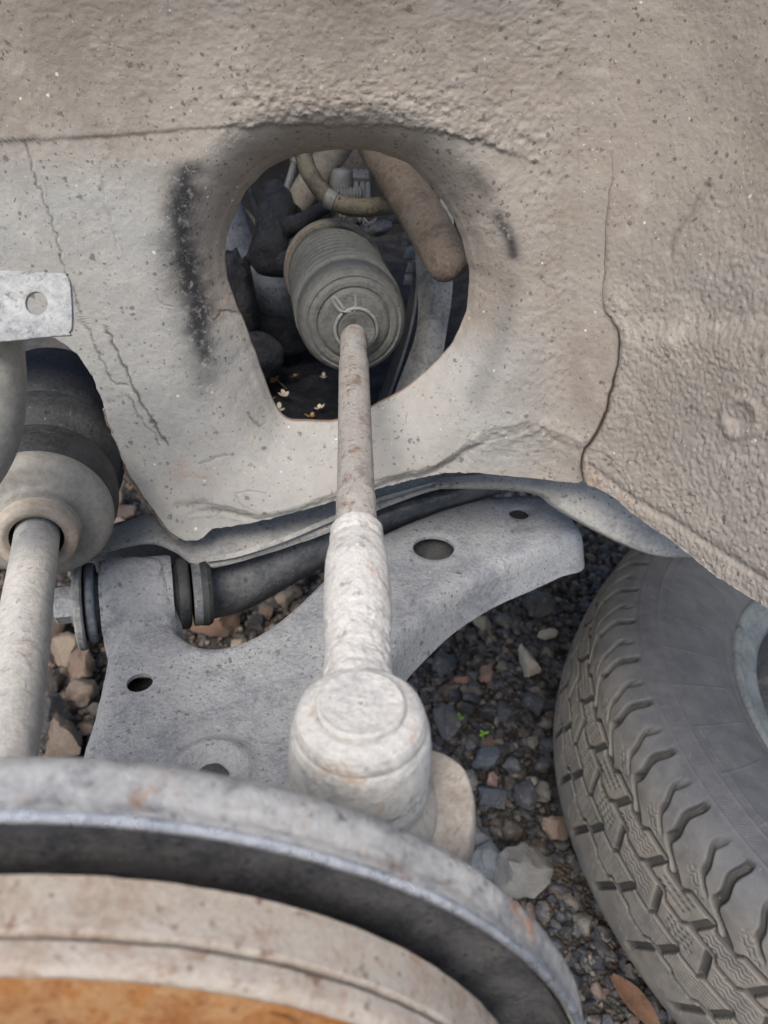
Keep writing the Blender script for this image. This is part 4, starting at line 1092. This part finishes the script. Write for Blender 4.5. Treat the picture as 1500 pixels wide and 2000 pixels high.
H1 = thing('coolant_hose', 'olive brown rubber hose bending across the top of the opening', 'hose', P(640, 400, .53)[()])
hp_ = PP([(588, 262, .52), (592, 300, .52), (603, 335, .52), (628, 372, .52), (660, 396, .52), (700, 406, .52), (745, 402, .525), (800, 394, .53), (850, 388, .54)])
part('hose', rough_vf(tube(hp_, .0062, 28, res=90), .0003, 110, 4), M_HOSE, H1)
PT = thing('chassis_tube', 'thick brown dusty tube with a rounded end slanting behind the opening', 'tube', P(885, 540, .45)[()])
cp3 = PP([(690, 195, .54), (740, 280, .515), (790, 365, .49), (835, 440, .47), (868, 500, .457), (882, 524, .453), (888, 536, .452), (891, 541, .452)])
part('tube', rough_vf(tube(cp3, [.0155, .0150, .0145, .0140, .0132, .0118, .0075, .001], 36, res=90), .0003, 70, 2), M_BROWN, PT)
part('end_crease', tube([cp3[4] + .0134 * (np.cos(a) * np.array([.8, .1, .58]) + np.sin(a) * np.array([0, -1, .1])) for a in np.linspace(0, 2 * np.pi, 40)], .0006, 8), M_BROWN, PT)
BC = thing('beige_pipe', 'short beige pipe standing at a slant behind the hose', 'pipe', P(572, 412, .60)[()])
bp = PP([(690, 235, .60), (655, 290, .60), (610, 355, .595), (573, 411, .59)])
part('pipe', rough_vf(tube(bp, [.0122, .0120, .0118, .0118], 32, res=40), .0002, 70, 3), M_BEIGE, BC)
tub('support_strut', 'thin grey strut rod with a cap beside the beige pipe', 'rod', [(585, 285, .585), (575, 320, .585), (574, 322, .585), (560, 370, .585), (545, 425, .585)], [.0042, .0042, .0030, .0030, .0030], M_GRYPL, 16, 40)
DK = thing('dark_cylinder', 'dark brown cylinder at the top of the opening', 'cylinder', P(690, 330, .66)[()])
part('body', tube(PP([(760, 262, .66), (725, 300, .66), (690, 335, .66), (672, 362, .66)]), [.016, .0165, .0165, .013], 32, res=30), M_BROWN, DK)
CN = thing('connector_plug', 'small grey connector with a ribbed sleeve behind the hose', 'connector', P(690, 395, .60)[()])
part('housing', rough_vf(lathe(P(668, 375, .60)[()], np.array([.05, .1, 1.0]), sprof([(-.012, .0098), (0, .0105), (.010, .0100), (.016, .0080), (.018, .001)], 24), 32), .0003, 90, 4), M_GRYPL, CN)
cd = PP([(648, 384, .585), (705, 380, .585)]); cdir = cd[1] - cd[0]; cl_ = np.linalg.norm(cdir)
cpz = []
x = 0.0
while x < cl_: cpz += [(x, .0050), (x + .0008, .0060), (x + .0015, .0060), (x + .002, .0050)]; x += .0024
part('ribbed_sleeve', lathe(cd[0], cdir, cpz, 28), M_GRYPL, CN)
for u0 in (694, 706, 716):
    part('clip_leg', tube(PP([(u0, 332, .59), (u0 + 2, 360, .588), (u0 + 3, 398, .587)]), .0022, 8, flat=.7), M_GRYPL, CN, smooth=False)
part('clip_bridge', tube(PP([(690, 345, .588), (720, 346, .588)]), .0045, 8), M_GRYPL, CN, smooth=False)
part('hose_clamp', lathe(hp_[4] - (hp_[5] - hp_[3]) * .18, hp_[5] - hp_[3], [(-.0035, .0060), (-.0035, .0069), (.0035, .0069), (.0035, .0060)], 40), M_GRYPL, H1)
tub('wiring_loom', 'thin black cable loom hanging at the upper left of the opening', 'cable', [(470, 330, .60), (492, 385, .60), (505, 430, .60), (498, 470, .61), (480, 520, .62)], [.0028] * 5, M_BLACK, 12, 40, .0006)
tub('brake_pipe', 'thin tan pipe crossing behind the black bracket', 'pipe', [(462, 395, .66), (490, 425, .66), (512, 460, .66), (540, 520, .66)], [.0022] * 4, M_BEIGE, 10, 30, .0002)
tub('vent_hose', 'thin dark hose running down behind the connector', 'hose', [(640, 330, .64), (646, 380, .63), (668, 425, .62), (720, 440, .62), (780, 425, .63)], [.0040] * 5, M_BLACK2, 14, 40, .0003)
RG = thing('dust_clump', 'grey-brown clumps of dirt caked above the bellows clamp', 'dirt', P(660, 445, .60)[()])
part('clump', lumpy(640, 428, .60, .012, .012, .009, 5), M_BROWN, RG)
part('clump', lumpy(668, 424, .605, .010, .012, .010, 9), M_SUB, RG)
part('clump', lumpy(610, 440, .595, .012, .010, .006, 13), M_BLACK2, RG)
part('clump', lumpy(735, 445, .61, .014, .012, .006, 17), M_TUBE, RG)
BB = thing('black_bracket', 'lumpy oily black bracket with an arm reaching to the bellows', 'bracket', P(535, 525, .56)[()])
part('body', rough_vf(tube(PP([(530, 372, .58), (540, 400, .575), (540, 440, .565), (530, 480, .56), (522, 505, .56), (520, 522, .562)]), [.010, .013, .013, .0125, .012, .007], 28, res=50), .0035, 90, 5), M_BLACK, BB)
part('arm', rough_vf(tube(PP([(548, 448, .56), (585, 436, .565), (615, 416, .575), (645, 398, .585)]), [.0085, .0070, .0055, .0060], 20, res=30), .0015, 100, 7), M_BLACK, BB)
part('foot', rough_vf(tube(PP([(500, 492, .565), (525, 505, .562), (566, 512, .565)]), [.008, .012, .011], 20, res=24), .003, 90, 8), M_BLACK, BB)
part('dust_lump', rough_vf(tube(PP([(545, 425, .568), (553, 440, .560), (565, 448, .560)]), [.004, .0065, .004], 16, res=14), .003, 120, 9), M_BEIGE, BB, label='clump of pale dust on the bracket')
part('upper_lug', rough_vf(tube(PP([(513, 378, .59), (535, 372, .59), (556, 384, .59)]), [.006, .008, .006], 16, res=16), .002, 100, 10), M_BLACK2, BB)
AR = thing('anti_roll_bar', 'smooth blue-grey bar curving down at the left of the opening', 'bar', P(520, 600, .63)[()])
part('bar', rough_vf(tube(PP([(395, 330, .64), (425, 400, .64), (448, 465, .64), (475, 525, .64), (515, 565, .64), (560, 580, .64), (640, 585, .65)]), [.022, .021, .020, .020, .021, .022, .022], 36, res=80), .0006, 40, 3), M_BLUEG, AR)
# oily tray under the engine with caked lumps
tray_c = P(570, 740, .64)[()]
def tray():
    gx, gy = np.meshgrid(np.linspace(-.26, .14, 130), np.linspace(.46, .92, 130))
    p = np.stack([gx.ravel(), gy.ravel(), 0 * gx.ravel()], -1)
    z = tray_c[2] + .012 * fbm(p, 14, 61, 4) + .006 * fbm(p, 70, 62, 3) + .05 * sm(.62, .85, p[:, 1])
    p[:, 2] = z
    return p, grid_faces(130, 130)
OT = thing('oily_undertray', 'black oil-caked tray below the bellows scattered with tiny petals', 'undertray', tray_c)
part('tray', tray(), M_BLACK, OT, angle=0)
part('caked_lump', lumpy(480, 700, .60, .030, .03, .022, 3), M_BLACK2, OT)
part('caked_lump', lumpy(545, 640, .66, .035, .03, .022, 12), M_BLACK2, OT)
part('caked_lump', lumpy(465, 590, .60, .016, .03, .040, 15, .6), M_BLACK, OT)
# torn steel bracket on the right
SBK = thing('steel_bracket', 'dusty brown-grey upright bracket with a torn edge right of the bellows', 'bracket', P(840, 720, .55)[()])
part('web', rough_vf(loft([PP([(806, 380, .57), (808, 470, .56), (815, 560, .55), (812, 650, .55), (770, 770, .55)]), PP([(845, 380, .56), (842, 470, .55), (850, 560, .54), (840, 650, .54), (815, 780, .545)]), PP([(890, 380, .56), (884, 470, .552), (884, 560, .542), (872, 650, .545), (850, 780, .55)])], 60, 24, .0025), .0008, 60, 3), M_SUB, SBK)
part('side_web', loft([PP([(806, 470, .56), (812, 560, .552), (795, 660, .552), (752, 790, .555)]), PP([(795, 470, .61), (800, 560, .60), (780, 660, .60), (735, 790, .60)])], 40, 8, .002), M_TUBE, SBK)
for u0, v0 in ((800, 492), (797, 545), (803, 520)):
    part('torn_tab', rough_vf(loft([PP([(u0 - 8, v0 - 10, .552), (u0 - 6, v0, .548), (u0 - 9, v0 + 12, .55)]), PP([(u0 + 8, v0 - 14, .556), (u0 + 9, v0, .555), (u0 + 8, v0 + 12, .556)])], 12, 6, .0012), .0016, 120, u0), M_TUBE, SBK)
part('pressed_square', loft([PP([(845, 598, .538), (866, 598, .539)]), PP([(846, 622, .5385), (862, 620, .5395)])], 8, 8, .002), M_SUB, SBK)

# tiny fallen blossoms on the tray
PET = dirty('cream_petal', srgb(218, 196, 160), srgb(232, 218, 190), srgb(170, 140, 100), None, .5, .1, 0, 200, .8, .1, pits=False)
PET2 = dirty('brown_petal', srgb(160, 120, 74), srgb(186, 150, 104), srgb(110, 80, 50), None, .5, .1, 0, 200, .8, .1, pits=False)
def blossom(c, r, nb, seed):
    rg = np.random.default_rng(seed); V, F = [], []
    a0 = rg.uniform(0, 6.28); tilt = rg.uniform(-.3, .3, 2)
    for k in range(nb):
        a = a0 + k * 2 * np.pi / nb + rg.uniform(-.2, .2); ln_ = r * rg.uniform(.75, 1.1); w_ = r * .34
        d = np.array([math.cos(a), math.sin(a), 0]); e = np.array([-d[1], d[0], 0]); up = np.array([0, 0, 1.0])
        pts = [d * ln_ * .05, d * ln_ * .45 + e * w_ + up * .0006, d * ln_ * .8 + e * w_ * .8 + up * .0016, d * ln_ + up * .002, d * ln_ * .8 - e * w_ * .8 + up * .0016, d * ln_ * .45 - e * w_ + up * .0006]
        b = len(V)
        for q in pts: V.append(c + q + up * (tilt @ q[:2]))
        for q in pts: V.append(c + q + up * (tilt @ q[:2] - .0005))
        F += [[b, b + 1, b + 2, b + 3, b + 4, b + 5], [b + 11, b + 10, b + 9, b + 8, b + 7, b + 6]] + [[b + i, b + 6 + i, b + 6 + (i + 1) % 6, b + (i + 1) % 6] for i in range(6)]
    return np.array(V), F
tv = tray()[0]
def drop(u, v):
    r = ray(u, v); best = None
    for d in np.linspace(.45, .95, 600):
        q = r * d + np.array([0, 0, CAMZ])
        k = int(np.argmin((tv[:, 0] - q[0]) ** 2 + (tv[:, 1] - q[1]) ** 2))
        if q[2] <= tv[k, 2] + .0015: return q
    return r * .62 + np.array([0, 0, CAMZ])
for k, (u0, v0, m_, r_) in enumerate([(540, 722, 0, .0032), (575, 743, 1, .0036), (632, 743, 0, .0033), (557, 778, 0, .0040), (547, 806, 0, .0040), (625, 804, 0, .0036), (608, 820, 1, .0034), (537, 751, 1, .0040), (528, 789, 1, .0050), (524, 601, 0, .0060)]):
    q = drop(u0, v0)
    o = solo('blossom', blossom(q + np.array([0, -.002, .004]), r_ * 1.3, 3 + (k % 2), k), PET if m_ == 0 else PET2, 'tiny cream four-pointed blossom fallen on the black undertray' if m_ == 0 else 'tiny browned blossom fallen on the black undertray', 'blossom', 'cream blossoms on the undertray' if m_ == 0 else 'browned blossoms on the undertray', smooth=False)
q0, q1 = drop(526, 738), drop(560, 762)
solo('pine_needle', tube([q0 + [0, 0, .001], (q0 + q1) / 2 + [0, 0, .003], q1 + [0, 0, .001]], .0005, 6), PET2, 'thin tan plant stalk lying among the blossoms', 'stalk')

# ------------------------------------------------------------------ gravel
def rock_proto(seed, sub):
    import bmesh
    bm = bmesh.new(); bmesh.ops.create_icosphere(bm, subdivisions=sub, radius=1.0)
    V = np.array([v.co for v in bm.verts]); F = np.array([[v.index for v in f.verts] for f in bm.faces]); bm.free()
    rg = np.random.default_rng(seed)
    for _ in range(9):
        nrm = rg.normal(size=3); nrm /= np.linalg.norm(nrm); hh = rg.uniform(.45, .85)
        dd = V @ nrm - hh; V = V - np.maximum(dd, 0)[:, None] * nrm
    V = V * (1 + .05 * rg.normal(size=(len(V), 1)))
    V *= np.array([rg.uniform(.85, 1.25), rg.uniform(.7, 1.0), rg.uniform(.45, .75)])
    return V, F
PR1 = [rock_proto(100 + i, 1) for i in range(10)]
PR2 = [rock_proto(200 + i, 2) for i in range(16)]
PR3 = [rock_proto(300 + i, 3) for i in range(12)]
t = NT('gravel_stone')
tint = t.attr('tint', 'Color'); nn_ = t.noise(240, 7, .7)
c_ = t.mix(t.ramp(nn_, .3, .7, .0, .55), tint, t.mix(.5, tint, (.02, .02, .022, 1)))
c_ = t.mix(t.ramp(t.noise(90, 6, .7), .5, .7, 0, .5), c_, srgb(128, 122, 114))
c_ = t.mix(t.ramp(t.noise(700, 2, .5), .70, .75, 0, .6), c_, srgb(170, 164, 154))
M_STONE = t.done(c_, t.ramp(nn_, .3, .7, .55, .9), t.bump(t.noise(320, 6, .7), .7, .0016), 0, .4)
PAL = [srgb(58, 60, 66), srgb(48, 50, 55), srgb(72, 73, 77), srgb(64, 62, 60), srgb(88, 86, 84), srgb(40, 41, 45), srgb(54, 56, 62), srgb(72, 70, 70), srgb(84, 76, 70), srgb(108, 102, 95), srgb(46, 48, 53), srgb(60, 62, 68), srgb(92, 78, 70)]
PALB = [srgb(112, 94, 80), srgb(92, 78, 68), srgb(132, 116, 100), srgb(62, 58, 55), srgb(48, 48, 50), srgb(100, 86, 75), srgb(84, 78, 72)]
def rotm(rg, flat=.5):
    a = rg.uniform(0, 2 * np.pi); q = Matrix.Rotation(a, 3, 'Z') @ Matrix.Rotation(rg.normal() * flat, 3, 'X') @ Matrix.Rotation(rg.normal() * flat, 3, 'Y')
    return np.array(q)
def scatter(name, boxes):
    rg = np.random.default_rng(11); Vs, Fs, Cs, n = [], [], [], 0
    for (x0, x1, y0, y1, cnt, lo, hi, protos, pal, z0) in boxes:
        for _ in range(cnt):
            x, y = rg.uniform(x0, x1), rg.uniform(y0, y1)
            if math.hypot(x - TC[0], y - TC[1]) < .27: continue
            s_ = lo * (hi / lo) ** (rg.random() ** 1.8)
            V, F = protos[rg.integers(len(protos))]
            c = pal[rg.integers(len(pal))]
            k = rg.uniform(.75, 1.3)
            Vs.append((V * s_) @ rotm(rg).T + np.array([x, y, s_ * rg.uniform(.05, .45) + z0])); Fs.append(F + n); n += len(V)
            Cs.append(np.tile([c[0] * k, c[1] * k, c[2] * k, 1], (len(V), 1)))
    return solo(name, (np.vstack(Vs), np.vstack(Fs)), M_STONE, 'loose dark grey gravel covering the yard under the car', 'gravel', base=(0, 0, 0), smooth=False, colors=np.vstack(Cs), kind='stuff', angle=0)
scatter('gravel', [(.0, .50, .28, 1.30, 11000, .0028, .0065, PR1, PAL, .000), (.0, .50, .28, 1.30, 3400, .006, .013, PR2, PAL, 0),
                   (-.75, .0, .45, 1.45, 6500, .004, .009, PR1, PALB, .0), (-.75, .0, .45, 1.45, 1500, .008, .017, PR2, PALB, 0),
                   (-1.2, 1.2, -.3, 1.8, 2500, .006, .016, PR1, PAL, 0)])

def cword(c):
    l = c[1] ** .4545; wm = (c[0] - c[2]) / (c[1] + 1e-6)
    return ('pale ' if l > .5 else 'dark ' if l < .32 else 'medium ') + ('reddish' if wm > .9 else 'brown' if wm > .45 else 'tan-grey' if wm > .18 else 'grey')

def stone(u, v, wpx, hpx, color, label, proto, seed, group=None, lift=.3, name='stone', tall=.45):
    c = PZ(np.array(float(u)), np.array(float(v)), -CAMZ + .010)
    dpx = np.linalg.norm(c - np.array([0, 0, CAMZ])) / FPX
    V, F = PR3[proto % len(PR3)]
    V = V / np.abs(V).max(0)
    a = seed * .9; sc = np.array([wpx * dpx / 2, hpx * dpx / 2 * 1.35, min(wpx, hpx) * dpx * tall])
    V = V * sc; n = fbm(V, 1.6 / max(sc), seed, 4); V = V * (1 + .38 * n[:, None])
    rz = .25 * math.sin(seed * 7.1); R = np.array(Matrix.Rotation(rz, 3, 'Z') @ Matrix.Rotation(.22 * math.sin(seed * 3.3), 3, 'X') @ Matrix.Rotation(.2 * math.sin(seed * 5.7), 3, 'Y'))
    V = V @ R.T + c
    V[:, 2] += .004 - V[:, 2].min() - .003
    V[:, 2] += lift * .008
    return solo(name, (V, F), M_STONE, label, 'stone', group, smooth=False, colors=np.tile(color, (len(V), 1)))
G1 = 'loose stones in the dark gravel by the tyre'; G2 = 'brown rubble stones by the drive shaft'
SP_ = [(1022, 1728, 116, 84, srgb(124, 122, 118), 'large pale grey stone slab beside the shield rim', None, .5), (1030, 1310, 36, 58, srgb(152, 145, 132), 'pale upright chipped stone in the gravel near the tyre', None, .8),
       (1067, 1241, 44, 20, srgb(160, 152, 138), 'flat pale oval stone near the tyre tread', None, .6), (952, 1484, 68, 34, srgb(78, 84, 92), 'blue-grey flat stone below the green seedlings', None, .5),
       (965, 1558, 62, 38, srgb(70, 73, 80), 'dark slate stone beside the knuckle arm', None, .5), (1030, 1562, 50, 52, srgb(66, 67, 72), 'dark angular stone close to the layered stone', None, .5),
       (1086, 1624, 62, 30, srgb(128, 110, 96), 'layered brown stone touching the tyre tread', None, .6), (985, 1396, 34, 32, srgb(62, 64, 68), 'round dark pebble by the seedlings', None, .6),
       (1038, 1382, 44, 40, srgb(60, 62, 66), 'dark wedge-shaped pebble next to the round one', None, .6), (1050, 1190, 62, 62, srgb(60, 58, 56), 'large dark rounded rock behind the gravel by the control arm', None, .4),
       (872, 1420, 46, 70, srgb(84, 84, 86), 'grey slab leaning behind the ball joint', None, .6), (958, 1694, 72, 48, srgb(104, 108, 112), 'blue-grey stone behind the large pale slab', None, .5),
       (1042, 1536, 36, 24, srgb(150, 142, 130), 'small pale block in the gravel', None, .6), (960, 1528, 24, 22, srgb(160, 132, 122), 'small pinkish stone in the gravel', None, .6),
       (916, 1532, 34, 38, srgb(116, 116, 114), 'speckled grey stone beside the knuckle arm', None, .6), (948, 1322, 36, 28, srgb(118, 92, 80), 'reddish pointed stone in the gravel', None, .5),
       (905, 1324, 30, 18, srgb(128, 96, 82), 'small flat brick-red stone in the gravel', None, .4), (1060, 1556, 36, 36, srgb(108, 106, 98), None, G1, .6),
       (945, 1220, 40, 26, srgb(128, 122, 108), None, G1, .5), (890, 1220, 36, 22, srgb(134, 118, 100), None, G1, .5), (985, 1215, 34, 24, srgb(90, 88, 84), None, G1, .5), (1085, 1120, 40, 20, srgb(126, 104, 84), None, G1, .5),
       (1020, 1120, 36, 22, srgb(104, 90, 78), None, G1, .5), (905, 1660, 34, 46, srgb(96, 96, 98), None, G1, .5), (1000, 1630, 40, 34, srgb(92, 86, 80), None, G1, .5), (935, 1640, 44, 34, srgb(104, 106, 108), None, G1, .5),
       (1000, 1500, 34, 26, srgb(96, 96, 98), None, G1, .6), (1060, 1500, 40, 26, srgb(72, 70, 68), None, G1, .6), (870, 1300, 50, 40, srgb(56, 57, 62), None, G1, .4), (925, 1365, 44, 26, srgb(54, 55, 60), None, G1, .4)]
for i, (u, v, a, b, c, lb, g, tl) in enumerate(SP_):
    stone(u, v, a, b, c, lb or cword(c) + ' pebble lying loose among the dark gravel by the tyre', i, i + 1, g, tall=tl)
BS = [(142, 1282, 62, 50, 2), (172, 1318, 52, 60, 0), (118, 1410, 60, 50, 4), (168, 1365, 54, 44, 5), (100, 1345, 44, 44, 3), (128, 1232, 46, 40, 1), (190, 1244, 44, 44, 0), (165, 1225, 40, 40, 1), (115, 1180, 40, 34, 3), (128, 1468, 70, 56, 5), (95, 1455, 46, 50, 3),
      (555, 1178, 40, 26, 2), (520, 1200, 38, 26, 0), (590, 1140, 36, 30, 3), (612, 1115, 34, 24, 6), (500, 1215, 32, 24, 4), (575, 1160, 30, 22, 1), (232, 985, 46, 44, 2), (246, 1012, 46, 24, 1), (232, 1026, 40, 18, 2), (290, 1000, 40, 22, 4)]
for i, (u, v, a, b, ci) in enumerate(BS):
    stone(u, v, a, b, PALB[ci], cword(PALB[ci]) + (' rubble stone on the ground past the drive shaft' if i < 11 else (' small stone on the ground below the crossmember' if i < 17 else ' stone chip on the ground between cup and arch panel')), i + 4, i + 40, G2 if i < 11 else ('stones between arm and crossmember' if i < 17 else 'stone chips past the cup'), tall=.7)
stone(425, 1228, 110, 46, srgb(124, 98, 80), 'large brown flat rock seen in the fork of the control arm', 3, 77, tall=.8)
stone(375, 1214, 60, 44, srgb(112, 104, 66), 'mossy olive stone seen beside the bushing', 7, 79, tall=.9)

# seedlings, twig, fallen leaf
LEAF = dirty('fresh_leaf', srgb(92, 132, 48), srgb(120, 160, 66), srgb(60, 92, 34), None, .5, .05, 0, 120, .6, .1, pits=False)
LEAFB = dirty('dead_leaf', srgb(82, 58, 45), srgb(106, 80, 64), srgb(60, 44, 36), None, .5, .2, 0, 60, .75, .3, pits=False)
def leaf_blade(c, d, ln_, w_, up, curl=.3):
    d = np.asarray(d, float); d /= np.linalg.norm(d); e = np.cross(d, up); e /= np.linalg.norm(e); nz = np.cross(e, d)
    V, F = [], []
    for i, tt in enumerate(np.linspace(0, 1, 9)):
        ww = w_ * math.sin(math.pi * min(1, tt * .92 + .06)) ** .8
        for k in (-1, -.5, 0, .5, 1): V.append(c + d * ln_ * tt + e * ww * k * .5 + nz * (abs(k) * .12 * ww - curl * ln_ * tt * tt * .4))
    F = [list(f) for f in grid_faces(9, 5)]
    n = len(V); V2 = [x - nz * .0004 for x in V]
    return np.array(V + V2), F + [[q + n for q in f[::-1]] for f in F]
def seedling(u, v, label, n, sz, seed):
    c = PZ(np.array(float(u)), np.array(float(v)), -CAMZ + .016)
    T = thing('seedling', label, 'plant', c + np.array([0, 0, -.016]))
    part('stem', tube([c + [0, 0, -.016], c], .0008, 8), LEAF, T)
    rg = np.random.default_rng(seed)
    for k in range(n):
        a = k * 2 * np.pi / n + rg.uniform(-.4, .4)
        part('leaf', leaf_blade(c, (math.cos(a), math.sin(a), .35), sz * rg.uniform(.7, 1.1), sz * .5, np.array([0, 0, 1.0])), LEAF, T)
seedling(896, 1402, 'tiny green seedling with several leaves in the gravel by the ball joint', 5, .009, 3)
seedling(944, 1434, 'tiny yellow-green seedling with two leaves further from the ball joint', 3, .008, 5)
tw = [PZ(np.array(float(a)), np.array(float(b)), -CAMZ + .022) for a, b in ((924, 1566), (914, 1600), (902, 1640))]
solo('twig', tube(tw, [.0014, .0018, .0014], 8, res=10), M_BEIGE, 'thin grey twig lying on the gravel beside the knuckle arm', 'twig')
lc = PZ(np.array(1195.), np.array(1905.), -CAMZ + .02)
solo('dead_leaf', leaf_blade(lc, PZ(np.array(1290.), np.array(2010.), -CAMZ + .022) - lc, .058, .022, np.array([.25, -.2, 1.0]), .15), LEAFB, 'curled brown dead leaf on the gravel against the tyre', 'leaf')
